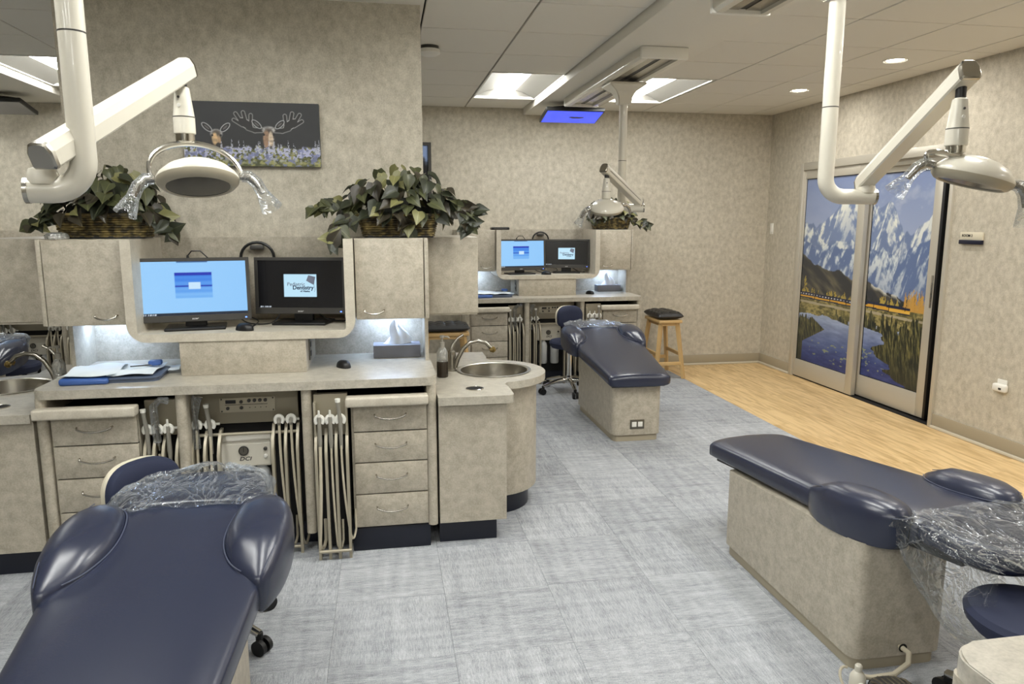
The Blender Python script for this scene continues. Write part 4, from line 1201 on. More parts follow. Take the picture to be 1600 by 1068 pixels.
    sag = .25 if bag == 'hang' else .03
    ulist = [1.135, 1.15, 1.18, 1.21, 1.25, 1.29, 1.33, 1.37, 1.41, 1.45, 1.48, 1.505, 1.52]
    for i, u in enumerate(ulist):
        r = []
        if u < 1.2: w_ = .262 if bag != 'hang' else .29
        else: w_ = float(np.interp(u, [1.2, 1.3, 1.4, 1.46, 1.5, 1.52], [.262, .255, .215, .16, .10, .05] if bag != 'hang' else [.29, .31, .31, .30, .28, .25]))
        hh = float(np.interp(u, [1.135, 1.24, 1.40, 1.5, 1.52], [.018, .018, .014, .010, .002]))
        lo = float(np.interp(u, [1.135, 1.2, 1.35, 1.5, 1.555], [.10, .125 + sag * .4, .12 + sag, .08 + sag, .05 + sag]))
        for k in range(Ns):
            a = 2 * PI * k / Ns; cc, s = math.cos(a), math.sin(a)
            x = w_ * math.copysign(abs(cc) ** .6, cc)
            if s > 0: z = hh * abs(s) ** .5
            else:
                z = -lo * abs(s) ** .6
                x *= 1 - .35 * abs(s) * (.25 if bag == 'hang' else .3)
            e = .008 * nz_(a, u, 1.0) + .004 * rr.uniform(-1, 1)
            uu = u + .012 * nz_(a * 1.3, u, 4) + (.02 * (s > .6) if u > 1.5 else 0)
            r.append(V((x + e * cc, K(uu), zt(K(uu)) + droop(u) + z + max(-.004, e) * (1 if s > 0 else -1.5))))
        if bag == 'peak' and u > 1.28:      # sealed corner of the bag standing up
            for p in r:
                q = max(0, 1 - ((p.x - .02) / .06) ** 2 - ((u - 1.42) / .10) ** 2)
                if p.z > zt(K(u)) + droop(u) - .01: p.z += .06 * q * q; p.x -= .01 * q
        rs.append(r)
    bb.rings(rs, True, False); bb.xform(M)
    bb.build('plastic_cover', FILM, t, ang=26)
    # pedestal box with recessed kick
    a, b2 = off
    def zb(x, y): return zt(y) - .104
    P = rrect(-.185, .185, a, b2, .045, 6)
    bb = B(); bb.prism(P, .05, .4, zt=lambda x, y: zb(x, y)); bb.xform(pedM or M); ped = bb.build('pedestal', LAM, t)
    bb = B(); bb.prism(rrect(-.172, .172, a + .014, b2 - .014, .04, 6), 0, .051); bb.xform(pedM or M); bb.build('kick_base', BASE, t)
    # under-board that carries the cushion
    bb = B(); bb.prism([(-.20, .06), (.20, .06), (.235, .74 + L1), (.2, 1.35 + L1), (-.2, 1.35 + L1), (-.235, .74 + L1)], 0, 1)
    for v in bb.bm.verts: v.co.z = zt(v.co.y) - (.098 if v.co.z < .5 else .075)
    bb.xform(M); bb.build('support_board', BLACK, t)
    return t, M, ped
c1, M1, p1 = chair((-.655, 1.26, 0), 0, .15, 'navy vinyl dental chair in the left foreground, head end wrapped in clear film', bag='peak')
c2, M2, p2 = chair((1.80, 4.88, 0), 0, .16, 'navy vinyl dental chair in the middle distance before the far right station')
c3, M3, p3 = chair((1.825, 3.39, 0), PI + .11, .075, 'navy vinyl dental chair at the right edge, film hanging off its near head end', off=(.235, 1.25), bag='hang', L1=.13, pedM=Matrix.Translation((1.794, 3.39, 0)) @ Matrix.Rotation(PI, 4, 'Z'))
c4, M4c, p4 = chair((-3.0, 4.88, 0), 0, .16, 'navy vinyl dental chair glimpsed through the gap at the left edge')
# outlet in the foot end of the middle chair
b_ = B().box(1.745, 1.855, 4.944, 4.952, .095, .165, .003).build('outlet_plate', PLATE, c2)
for x in (1.776, 1.822):
    so = B().box(x - .018, x + .018, 4.940, 4.946, .112, .150, .003).build('outlet_socket', WHITE2, b_)
# water line out of the near chair's pedestal end
b_ = B().tube([(1.80, 2.15, .085), (1.795, 2.09, .09), (1.77, 2.06, .072), (1.71, 2.05, .045), (1.63, 2.06, .035), (1.575, 2.075, .038)], .0095, 10).build('service_hose', HOSE, c3)
B().lathe([(.016, 0), (.016, .002)], n=16, M=Matrix.Translation((1.80, 2.128, .087)) @ Matrix.Rotation(PI / 2, 4, 'X')).build('hose_hole', DARK, c3)
t = thing('valve_block', (1.56, 2.03, 0), 'white floor valve with twin toggles at the near chair base', 'valve')
B().lathe([(.026, 0), (.028, .03), (.026, .065), (.018, .08), (.012, .085), (.012, .105), (.008, .11)], (1.558, 2.035, 0), 18).build('valve_body', WHITE, t)
B().lathe([(.013, 0), (.013, .03), (.009, .036)], n=14, M=Matrix.Translation((1.552, 2.01, .045)) @ Matrix.Rotation(PI / 2, 4, 'X')).build('toggle_knob', WHITE2, t)
B().tube([(1.535 + .0 + .028 * math.cos(a), 2.05 + .03 * math.sin(a), .045 + .03 * math.sin(a)) for a in [k * PI / 8 for k in range(3, 14)]], .005, 8).build('coiled_hose', HOSE, t)

def pedal(x, y, r, lab):
    t = thing('foot_control', (x, y, 0), lab, 'foot control', 'foot controls')
    B().lathe([(r, 0), (r, .016), (r * .97, .022)], (x, y, 0), 32).build('pedal_base', BLACK, t)
    B().lathe([(r * .99, .014), (r * 1.02, .022), (r * .98, .03)], (x, y, 0), 32, cap=False).build('pedal_rim', CHROME, t)
    B().lathe([(r * .96, .028), (r * .9, .04), (r * .6, .05), (0, .054)], (x, y, 0), 32).build('pedal_dome', GREYP, t)
    rb = B()
    for k in range(-3, 4):
        yy = k * r * .22; hl = math.sqrt(max(0, (r * .85) ** 2 - yy ** 2))
        for q in range(1): rb.tube([(x + yy, y - hl, .040), (x + yy, y - hl * .5, .049), (x + yy, y, .0535 - abs(k) * .0012), (x + yy, y + hl * .5, .049), (x + yy, y + hl, .040)], .0042, 6)
    rb.build('tread_rib', STEEL, t)
pedal(-.41, 2.30, .075, 'round chrome-rimmed foot control on the carpet by the left foreground chair')
pedal(1.665, 1.985, .085, 'round black foot control on the carpet at the near right chair')

# ------------------------------------------------------------------ dentists' stools
def office_stool(x, y, rot, seat_z, lab, back=True, bx=0, by=0, bz=.57, bang=0, bw=.26, bh=.23):
    t = thing('operator_stool', (x, y, 0), lab, 'stool', 'operator stools')
    for k in range(5):
        a = rot + k * 2 * PI / 5; d = V((math.cos(a), math.sin(a), 0)); o_ = V((x, y, 0)); sd = V((-d.y, d.x, 0))
        lg = B().tube([o_ + d * .03 + V((0, 0, .12)), o_ + d * .12 + V((0, 0, .118)), o_ + d * .22 + V((0, 0, .095)), o_ + d * .278 + V((0, 0, .078))], [.021, .02, .017, .015], 12).build('base_leg', CHROME, t)
        ca = B(); ca.cyl(o_ + d * .275 + V((0, 0, .048)), o_ + d * .275 + V((0, 0, .082)), .014, n=10)
        for s in (-1, 1): ca.cyl(o_ + d * .285 + sd * (s * .008) + V((0, 0, .03)), o_ + d * .285 + sd * (s * .026) + V((0, 0, .03)), .030, n=20)
        ca.build('caster', RUBBER, t)
    B().lathe([(.035, .09), (.036, .15), (.026, .16), (.026, seat_z - .10)], (x, y, 0)).build('gas_column', CHROME, t)
    B().lathe([(.0, seat_z - .085), (.10, seat_z - .08), (.165, seat_z - .07), (.185, seat_z - .045), (.19, seat_z - .02), (.178, seat_z - .004), (.12, seat_z + .006), (0, seat_z + .002)], (x, y, 0), 40).build('seat', NAVYF, t)
    if back:
        Mb = Matrix.Translation((bx, by, bz)) @ Matrix.Rotation(bang, 4, 'Z')
        def pad(off, sc, dome, n=40):
            rs = []
            for q, d in ((1, 0), (1.0, dome * .35), (.95, dome * .7), (.82, dome * .92), (.5, dome), (.05, dome)):
                r = []
                for k in range(n):
                    a = 2 * PI * k / n; c, s = math.cos(a), math.sin(a)
                    xx = bw / 2 * sc * q * math.copysign(abs(c) ** .72, c)
                    zz = bh / 2 * sc * q * math.copysign(abs(s) ** (.85 if s > 0 else .6), s)
                    yy = 1.1 * xx * xx * -1 + off - d
                    r.append(Mb @ V((xx, yy, zz)))
                rs.append(r)
            return B().rings(rs)
        pad(0, 1.0, .045).build('backrest_pad', NAVYF, t)
        pad(.03, .98, .03).build('backrest_shell', CREAM, t)
        B().tube([(x, y, seat_z - .08), (x + (bx - x) * .6, y + (by - y) * .6, seat_z - .10), Mb @ V((0, .05, -.12)), Mb @ V((0, .035, -.02))], .012, 10).build('back_support', CHROME, t)
    return t
office_stool(-.735, 2.78, math.radians(-31), .46, 'navy stool with cream backed rest behind the left foreground chair', bx=-.985, by=2.98, bz=.555, bang=math.radians(52), bw=.32, bh=.235)
office_stool(1.70, 6.58, math.radians(196), .50, 'navy stool with rounded backrest behind the middle dental chair', bx=1.665, by=6.50, bz=.735, bang=math.radians(18), bw=.27, bh=.20)
office_stool(1.88, 1.70, .4, .46, 'navy stool seat seen through film beside the right edge chair', back=False)
office_stool(-2.87, 6.16, .4, .51, 'navy stool glimpsed in the gap beyond the left sink', back=False)

# ------------------------------------------------------------------ wooden stools with tufted cushions
def wood_stool(x, y, rot, lab):
    M = Matrix.Translation((x, y, 0)) @ Matrix.Rotation(rot, 4, 'Z')
    t = thing('wooden_stool', (x, y, 0), lab, 'stool', 'wooden stools')
    B().box(-.215, .215, -.125, .125, .575, .608, .008, 2).xform(M).build('seat_board', WOODL, t)
    for sx in (-1, 1):
        for sy in (-1, 1):
            B().tube([(sx * .165, sy * .088, .577), (sx * .225, sy * .150, 0)], [.026, .022], 4).xform(M).build('leg', WOODL, t)
    for sx in (-1, 1):
        q = 1 - .16 / .577; X_ = sx * (.165 + .06 * q); Y_ = .088 + .062 * q
        B().box(X_ - .011, X_ + .011, -Y_, Y_, .14, .175, .002).xform(M).build('stretcher', WOODL, t)
    for sy in (-1, 1):
        q = 1 - .25 / .577; X_ = .165 + .06 * q; Y_ = sy * (.088 + .062 * q)
        B().box(-X_, X_, Y_ - .011, Y_ + .011, .235, .268, .002).xform(M).build('stretcher', WOODL, t)
    B().box(-.18, .18, -.1, .1, .545, .576, .002).xform(M).build('apron', WOODL, t)
    # tufted cushion
    nx, ny = 37, 25; top, bot = [], []
    for i in range(nx):
        a, b2 = [], []
        for j in range(ny):
            u, v = -1 + 2 * i / (nx - 1), -1 + 2 * j / (ny - 1)
            e = (1 - abs(u) ** 6) ** .5 * (1 - abs(v) ** 6) ** .5
            tu = abs(math.sin((u * 2.5) * PI)) ** .6 * .5 + abs(math.sin(v * 1.5 * PI)) ** .6 * .5
            z = .645 + (.03 + .022 * tu) * e
            a.append((u * .222, v * .135, z)); b2.append((u * .222, v * .135, .645 - .032 * e))
        top.append(a); bot.append(b2)
    bb = B(); bb.rings(top, False, False); bb.rings(bot, False, False)
    bmesh.ops.remove_doubles(bb.bm, verts=bb.bm.verts[:], dist=1e-4)
    bb.xform(M); cu = bb.build('tufted_cushion', BLACKV, t)
    bt = B()
    for i in range(-2, 3):
        for j in (-1, 0, 1): bt.lathe([(.008, .674), (.006, .68), (0, .682)], (i * .088, j * .085, 0), 8)
    bt.xform(M); o_ = bt.build('tuft_button', RUBBER, cu)
wood_stool(2.86, 7.17, PI / 2, 'pale wooden stool with black tufted cushion right of the far right station')
wood_stool(.53, 6.62, 0, 'pale wooden stool with black tufted cushion seen under the hanging cabinet')

# ------------------------------------------------------------------ ceiling tracks and dental lamps
def track(x, y0, y1, lab, zt_=CEIL - .062):
    t = thing('ceiling_track', (x, (y0 + y1) / 2, zt_), lab, 'ceiling track', 'ceiling tracks')
    prof = [(-.15, 0), (-.155, -.02), (-.15, -.055), (-.135, -.068), (-.10, -.07), (-.10, -.045), (.10, -.045), (.10, -.07), (.135, -.068), (.15, -.055), (.155, -.02), (.15, 0)]
    B().rings([[(x + a, y0 + .03, zt_ + c) for a, c in prof], [(x + a, y1 - .03, zt_ + c) for a, c in prof]]).build('track_rail', WHITE, t)
    for a, b2 in ((y0, y0 + .03), (y1 - .03, y1)):
        B().box(x - .156, x + .156, a, b2, zt_ - .073, zt_, .008, 2).build('end_cap', WHITE2, t)
    B().box(x - .10, x - .018, y0 + .03, y1 - .03, zt_ - .052, zt_ - .044).box(x + .018, x + .10, y0 + .03, y1 - .03, zt_ - .052, zt_ - .044).build('track_lip', STEEL, t)
    B().box(x - .018, x + .018, y0 + .03, y1 - .03, zt_ - .048, zt_ - .0445).build('track_slot', BLACK, t)
    return t
track(1.77, 4.55, 6.55, 'white ceiling track for the lamp over the middle chair')
track(1.77, 1.45, 3.58, 'white ceiling track at the top edge over the right edge chair')
track(-.70, 1.2, 2.8, 'white ceiling track over the left foreground chair')

def dental_lamp(pole, jend, A0, A1, swz, head, nrm, lab, hdir, Rp=.031, glow=False, cover=(True, True)):
    """pole = (x, y, z of bend bottom); jend = end of the J; A0-A1 spring arm; head = centre; nrm = lens normal; hdir = handle axis"""
    px, py, pz = pole
    zt_ = CEIL - .062 - .07
    t = thing('dental_lamp', (px, py, zt_), lab, 'dental lamp', 'dental lamps')
    # trolley
    tr = B()
    q = lambda a, z: [(px + sx * a, py + sy * a * .8, z) for sx, sy in ((-1, -1), (1, -1), (1, 1), (-1, 1))]
    tr.rings([q(.145, zt_ - .001), q(.145, zt_ - .012), q(.125, zt_ - .026), q(.075, zt_ - .06), q(.055, zt_ - .10), q(.048, zt_ - .15)])
    bmesh.ops.bevel(tr.bm, geom=tr.bm.edges[:], offset=.006, segments=2, affect='EDGES')
    tr.build('trolley', WHITE, t)
    # J pole
    j = V(jend) - V((px, py, 0)); j.z = 0; dj = j.normalized(); Rb = .075
    pts = [V((px, py, zt_ - .12)), V((px, py, 2.3)), V((px, py, 2.05)), V((px, py, pz + .25)), V((px, py, pz + Rb))]
    for k in range(1, 9):
        a = k * PI / 16; pts.append(V((px, py, pz)) + dj * (Rb - Rb * math.cos(a)) + V((0, 0, Rb - Rb * math.sin(a))))
    pts.append(V((jend[0], jend[1], pz)))
    B().tube(pts, Rp, 24).build('pole', WHITE, t)
    sp_z = 2.05
    B().cyl((px, py, sp_z), (px, py, sp_z + .004), Rp * 1.012, n=24).build('pole_seam', GREYP, t)
    # pivot boss on the end of the J
    e = V((jend[0], jend[1], pz))
    B().cyl(e - dj * .004, e + dj * .006, Rp * 1.04, n=24).build('pole_cap', STEEL, t)
    pv = e - dj * .035
    B().lathe([(.034, pz + .015), (.036, pz + .036), (.03, pz + .052), (.018, pz + .056)], (pv.x, pv.y, 0), 20).build('pivot_boss', WHITE, t)
    B().lathe([(.017, pz + .05), (.017, A0[2] - .02)], (pv.x, pv.y, 0), 14).build('pivot_pin', BLACK, t)
    # spring arm: bevelled box beam
    a0, a1 = V(A0), V(A1); d = (a1 - a0).normalized(); sd = d.cross(V((0, 0, 1))).normalized(); up = sd.cross(d)
    Ma = Matrix(((d.x, sd.x, up.x, a0.x), (d.y, sd.y, up.y, a0.y), (d.z, sd.z, up.z, a0.z), (0, 0, 0, 1))); L = (a1 - a0).length
    ex = .035
    prof = [(-.026, -.030), (.026, -.030), (.031, -.024), (.031, .010), (.022, .030), (.012, .034), (-.012, .034), (-.022, .030), (-.031, .010), (-.031, -.024)]
    arm = B().rings([[Ma @ V((xx, a, c)) for a, c in prof] for xx in (-ex, L + ex)]).build('spring_arm', WHITE, t, ang=12)
    sc_ = lambda k: [(a * k, c * k) for a, c in prof]
    for xx, s in ((-ex, -1), (L + ex, 1)):
        B().rings([[Ma @ V((xx, a, c)) for a, c in sc_(1.03)], [Ma @ V((xx + s * .010, a, c)) for a, c in sc_(1.0)], [Ma @ V((xx + s * .014, a, c)) for a, c in sc_(.86)]]).build('arm_cap', STEEL, arm)
    gr = B()
    gr.box(.0, L, -.0318, -.0308, -.004, .0).xform(Ma); gr.build('arm_groove', GREYP, arm)
    # swivel down to the lamp head
    hx, hy, hz = head; sx_, sy_ = A1[0], A1[1]
    B().lathe([(.016, swz + .005), (.016, A1[2] - .015)], (sx_, sy_, 0), 14).build('swivel_pin', BLACK, t)
    hb = swz - .165
    sw = B().lathe([(.012, swz + .008), (.022, swz), (.028, swz - .05), (.032, swz - .085), (.033, swz - .09), (.033, swz - .14), (.031, swz - .142)], (sx_, sy_, 0), 24).build('swivel_handle', WHITE, t)
    B().lathe([(.0335, swz - .088), (.0335, swz - .091)], (sx_, sy_, 0), 24).build('handle_seam', GREYP, sw)
    B().lathe([(.029, swz - .14), (.029, hb), (.02, hb - .003)], (sx_, sy_, 0), 20).build('swivel_ring', CHROME, t)
    for zz, r in ((swz - .03, .004), (swz - .055, .006), (swz - .11, .005)):
        B().lathe([(r, 0), (r, .003)], n=10, M=Matrix.Translation((sx_ - .006, sy_ - .027, zz)) @ Matrix.Rotation(PI / 2, 4, 'X')).build('handle_button', GREYP if r < .006 else WHITE2, sw)
    # head
    n = V(nrm).normalized(); h = V(hdir).normalized(); h = (h - n * h.dot(n)).normalized(); f = n.cross(h)
    Mh = Matrix(((h.x, f.x, n.x, hx), (h.y, f.y, n.y, hy), (h.z, f.z, n.z, hz), (0, 0, 0, 1)))   # local z = out of the lens
    El = Mh @ Matrix.Diagonal((1.06, .92, 1, 1))
    B().lathe([(.0, -.062), (.03, -.060), (.06, -.052), (.09, -.036), (.112, -.014), (.119, .0), (.119, .004)], M=El, n=40).build('head_shell', WHITE, t)
    lo = B().lathe([(.119, .004), (.117, .014), (.106, .026), (.096, .030), (.092, .026)], M=El, n=40, cap=False).build('head_rim', STRAP if not glow else WHITE, t)
    B().lathe([(.092, .026), (.09, .022), (.0, .022)], M=El, n=40).build('lens', GLASSD, t)
    rf = B()
    for k in range(6):
        a = k * PI / 3 + .3
        rf.lathe([(.016, .0225), (.012, .0245), (.004, .0238)], M=El @ Matrix.Translation((.045 * math.cos(a), .045 * math.sin(a), 0)), n=12, cap=False)
    rf.build('reflector_cup', MIRR, t)
    # yoke: half hoop from the swivel to both sides of the head
    yk = []
    top = V((sx_, sy_, hb - .006))
    l, r = Mh @ V((-.138, 0, -.005)), Mh @ V((.138, 0, -.005)); mid = (l + r) / 2
    vup = top - mid
    for k in range(25):
        a = PI * k / 24
        yk.append(mid + (r - mid) * math.cos(a) + vup * (math.sin(a) ** .8))
    B().tube(yk, [.007 + .003 * math.sin(PI * k / 24) for k in range(25)], 10).build('yoke', CHROME, t)
    for s, cv in ((-1, cover[0]), (1, cover[1])):
        b0 = Mh @ V((s * .128, 0, -.005)); b1 = Mh @ V((s * .155, 0, -.004)); b2_ = Mh @ V((s * .178, .0, .018)); b3 = Mh @ V((s * .195, .0, .055))
        g = B().tube([b0, b1, b2_, b3], [.012, .013, .012, .009], 12).build('grip_handle', STEEL, t)
        if cv:
            e = (b3 - b2_).normalized()
            B().tube([b0 + (b1 - b0) * .2, b1, b2_, b3, b3 + e * .02, b3 + e * .06], [.018, .021, .020, .020, .026, .036], 14, cap=False).build('plastic_sleeve', FILM, g)
    return t
dental_lamp((-.730, 2.02, 1.675), (-.855, 2.00, 0), (-.775, 1.96, 1.768), (-.622, 2.58, 2.072), 2.02, (-.585, 2.55, 1.735), (.08, -.33, -.94), 'white dental lamp over the left foreground chair, arm raised to the right', (1, .1, 0), cover=(True, True))
dental_lamp((1.800, 5.44, 1.70), (1.965, 5.40, 0), (1.905, 5.38, 1.76), (1.582, 5.12, 1.955), 1.90, (1.58, 5.10, 1.695), (.05, .35, -.92), 'white dental lamp on the far track above the middle chair', (1, .2, -.05), cover=(True, False))
dental_lamp((1.788, 2.78, 1.70), (1.985, 2.74, 0), (1.945, 2.74, 1.768), (1.812, 2.12, 2.045), 1.98, (1.885, 2.12, 1.745), (-.22, .10, -.95), 'white dental lamp over the right edge chair, its head seen side on', (1, -.25, .0), cover=(True, True))

# ceiling screens
def ceiling_screen(x, y, ang, on, lab):
    M = Matrix.Translation((x, y, 2.56)) @ Matrix.Rotation(ang, 4, 'X')
    t = thing('ceiling_screen', (x, y, 2.56), lab, 'screen')
    B().box(-.275, .275, -.165, .165, -.0, .035, .006, 2, M=M).build('screen_case', BLACK, t)
    B().box(-.262, .262, -.15, .15, -.002, .001, M=M).build('screen_face', BLUES if on else GREYS, t)
    if on:
        lg = B()
        for k in range(5): lg.lathe([(.026, -.0032), (.026, -.0022)], n=12, M=M @ Matrix.Translation((.045 + .022 * (k - 2), .0 + .012 * (k % 2), 0)) @ Matrix.Diagonal((1, .5, 1, 1)))
        lg.build('screen_emblem', GREYP, t)
    B().lathe([(.13, .0), (.20, .01), (.21, .05), (.17, .085), (.0, .09)], M=Matrix.Translation((x, y - .02, 2.592)) @ Matrix.Diagonal((1.1, .6, .62, 1)), n=28).build('mount_hood', BLACK, t)
    B().cyl((x, y - .01, 2.62), (x, y - .01, CEIL - .06), .03).build('mount_post', GREYP, t)
ceiling_screen(1.765, 6.85, math.radians(-12), True, 'ceiling screen glowing plain blue at the end of the far track')
ceiling_screen(-3.25, 7.15, math.radians(-12), False, 'ceiling screen with grey picture at the upper left edge')

# ------------------------------------------------------------------ moose picture on the partition wall
def moose():
    nx, ny = 300, 150
    U, W = np.meshgrid(np.linspace(0, 1, nx), np.linspace(0, 1, ny)); A = 2.05
    X = U * A
    img = lerp((24, 25, 27), (52, 54, 58), fbm(U * 3, W * 2, 3) * .9)
    def ell(cx, cy, rx, ry, rot=0):
        c, s = math.cos(rot), math.sin(rot); dx, dy = X - cx * A, W - cy
        return 1.0 - (((dx * c + dy * s) / rx) ** 2 + ((-dx * s + dy * c) / ry) ** 2)
    def blob(m, rgb, k=6):
        nonlocal img; img = over(img, rgb, np.clip(m * k, 0, 1))
    tex = fbm(U * 40, W * 30, 3)
    def stroke(pts, wd, rgb):
        nonlocal img
        for (a, b2), (c, d) in zip(pts, pts[1:]):
            p = np.stack([X - a * A, W - b2], -1); e = np.array([(c - a) * A, d - b2]); q = np.clip((p @ e) / (e @ e + 1e-9), 0, 1)
            dist = np.linalg.norm(p - q[..., None] * e, axis=-1); img = over(img, rgb, np.clip((wd - dist) / wd * 3, 0, 1))
    # cow
    def ear(cx, cy, q, L):
        for rx, ry, c in ((L, L * .46, (186, 186, 188)), (L * .86, L * .34, (24, 24, 26)), (L * .5, L * .14, (92, 88, 88))): blob(ell(cx, cy, rx, ry, q * .75), c, 4)
    soft = lambda m: np.clip(m * 2.2, 0, 1) * (.35 + .9 * tex)
    ear(.238 - .066, .60, -1, .105); ear(.238 + .066, .60, 1, .105)
    blob(ell(.238, .30, .125, .24), (34, 31, 30), 2); blob(soft(ell(.238, .50, .105, .085)), (176, 172, 170), 1); blob(ell(.238, .43, .085, .14), (88, 78, 68), 2)
    blob(soft(ell(.226, .42, .052, .11)), (226, 190, 140), 1); blob(soft(ell(.254, .40, .03, .09)), (196, 160, 120), 1); blob(ell(.25, .31, .05, .06), (40, 36, 34), 2)
    for q in (-1, 1): blob(ell(.238 + q * .03, .475, .016, .018), (18, 16, 16), 6)
    # bull with palmate antlers: all the light outlines first, then the dark fill
    cx = .62
    for ex_, c in ((.011, (182, 180, 178)), (0, (27, 26, 27))):
        for q in (-1, 1):
            stroke([(cx + q * .05, .57), (cx + q * .10, .565), (cx + q * .15, .60)], .040 + ex_, c)
            blob(ell(cx + q * .165, .665, .125 + ex_, .062 + ex_, q * .62), c, 8)
            for a0, b0, a1, b1 in ((.13, .64, .125, .80), (.165, .70, .18, .84), (.20, .70, .235, .82), (.19, .64, .25, .72)):
                stroke([(cx + q * a0, b0), (cx + q * a1, b1)], .026 + ex_, c)
    ear(cx - .085, .66, -1, .10); ear(cx + .085, .66, 1, .10)
    blob(ell(cx, .34, .13, .27), (46, 41, 38), 2); blob(soft(ell(cx, .575, .115, .07)), (180, 176, 174), 1); blob(ell(cx, .45, .095, .17), (74, 64, 58), 2)
    blob(soft(ell(cx - .018, .42, .06, .17)), (168, 132, 104), 1); blob(soft(ell(cx + .014, .40, .045, .17)), (226, 206, 180), 1); blob(ell(cx + .012, .27, .065, .06), (64, 54, 50), 2)
    for q in (-1, 1): blob(ell(cx + q * .036, .50, .017, .02), (16, 14, 14), 6)
    # flowers
    g = fbm(U * 34, W * 20, 3); edge = .27 + .09 * fbm(U * 26, U * 0 + 3, 3)
    fl = lerp((70, 74, 44), (150, 148, 92), (g - .35) * 3.2)
    v = fbm(U * 60 + 9, W * 34, 2); fl = over(fl, (176, 178, 208), (v > .54) * np.clip((W - .03) * 8, 0, 1)); fl = over(fl, (118, 124, 170), (fbm(U * 30, W * 16 + 4, 3) > .6) * .8)
    m = np.clip((edge - W) * 30, 0, 1); img = img * (1 - m[..., None]) + fl * m[..., None]
    for k in range(34):
        cx = _rs.rand(); hh = .30 + .14 * _rs.rand() + (.16 if abs(cx - .9) < .02 else 0)
        d = np.abs(X - cx * A) / np.maximum(.020 * np.clip((hh - W) / .15, 0, 1), 1e-4)
        img = over(img, (186, 188, 202), (d < 1) * (W > .2) * (W < hh) * (fbm(U * 130, W * 80, 2) > .45) * .85)
    return np.clip(img, 0, 255)
t = thing('canvas_picture', (-.66, 4.14, 1.89), 'dark canvas picture of two moose among lupins on the partition wall', 'picture')
B().box(-1.005, -.318, 4.128, 4.160, 1.888, 2.213, .003).build('canvas_block', BLACK, t)
picture_part('picture_print', (-1.005, 4.1275, 1.888), (.687, 0, 0), (0, 0, .325), moose(), PRINT, t)

# ------------------------------------------------------------------ potted vines in wicker baskets
def leaf_mesh(name, mat, cup):
    me = bpy.data.meshes.new(name)
    rows = [(0, 0), (.06, .24), (.2, .40), (.38, .42), (.6, .30), (.82, .13), (1, 0)]
    vs, fs = [], []
    vs.append((0, .0, 0))
    for y, wd in rows[1:-1]:
        z = -.28 * y * y
        vs += [(-wd, y - (.12 if y < .1 else 0), z + cup * wd), (-wd * .5, y, z + cup * wd * .35), (0, y, z), (wd * .5, y, z + cup * wd * .35), (wd, y - (.12 if y < .1 else 0), z + cup * wd)]
    vs.append((0, 1, -.30)); n = len(vs)
    for k in range(4): fs.append((0, 2 + k, 1 + k))
    for r in range(4):
        for k in range(4):
            a = 1 + r * 5 + k; fs.append((a, a + 1, a + 6, a + 5))
    for k in range(4): fs.append((n - 6 + k, n - 5 + k, n - 1))
    me.from_pydata(vs, [], fs); me.materials.append(mat)
    for p in me.polygons: p.use_smooth = True
    return me
LEAVES = [leaf_mesh('leaf', m, c) for m, c in zip(LEAFM, (.35, .3, .25, .5))]

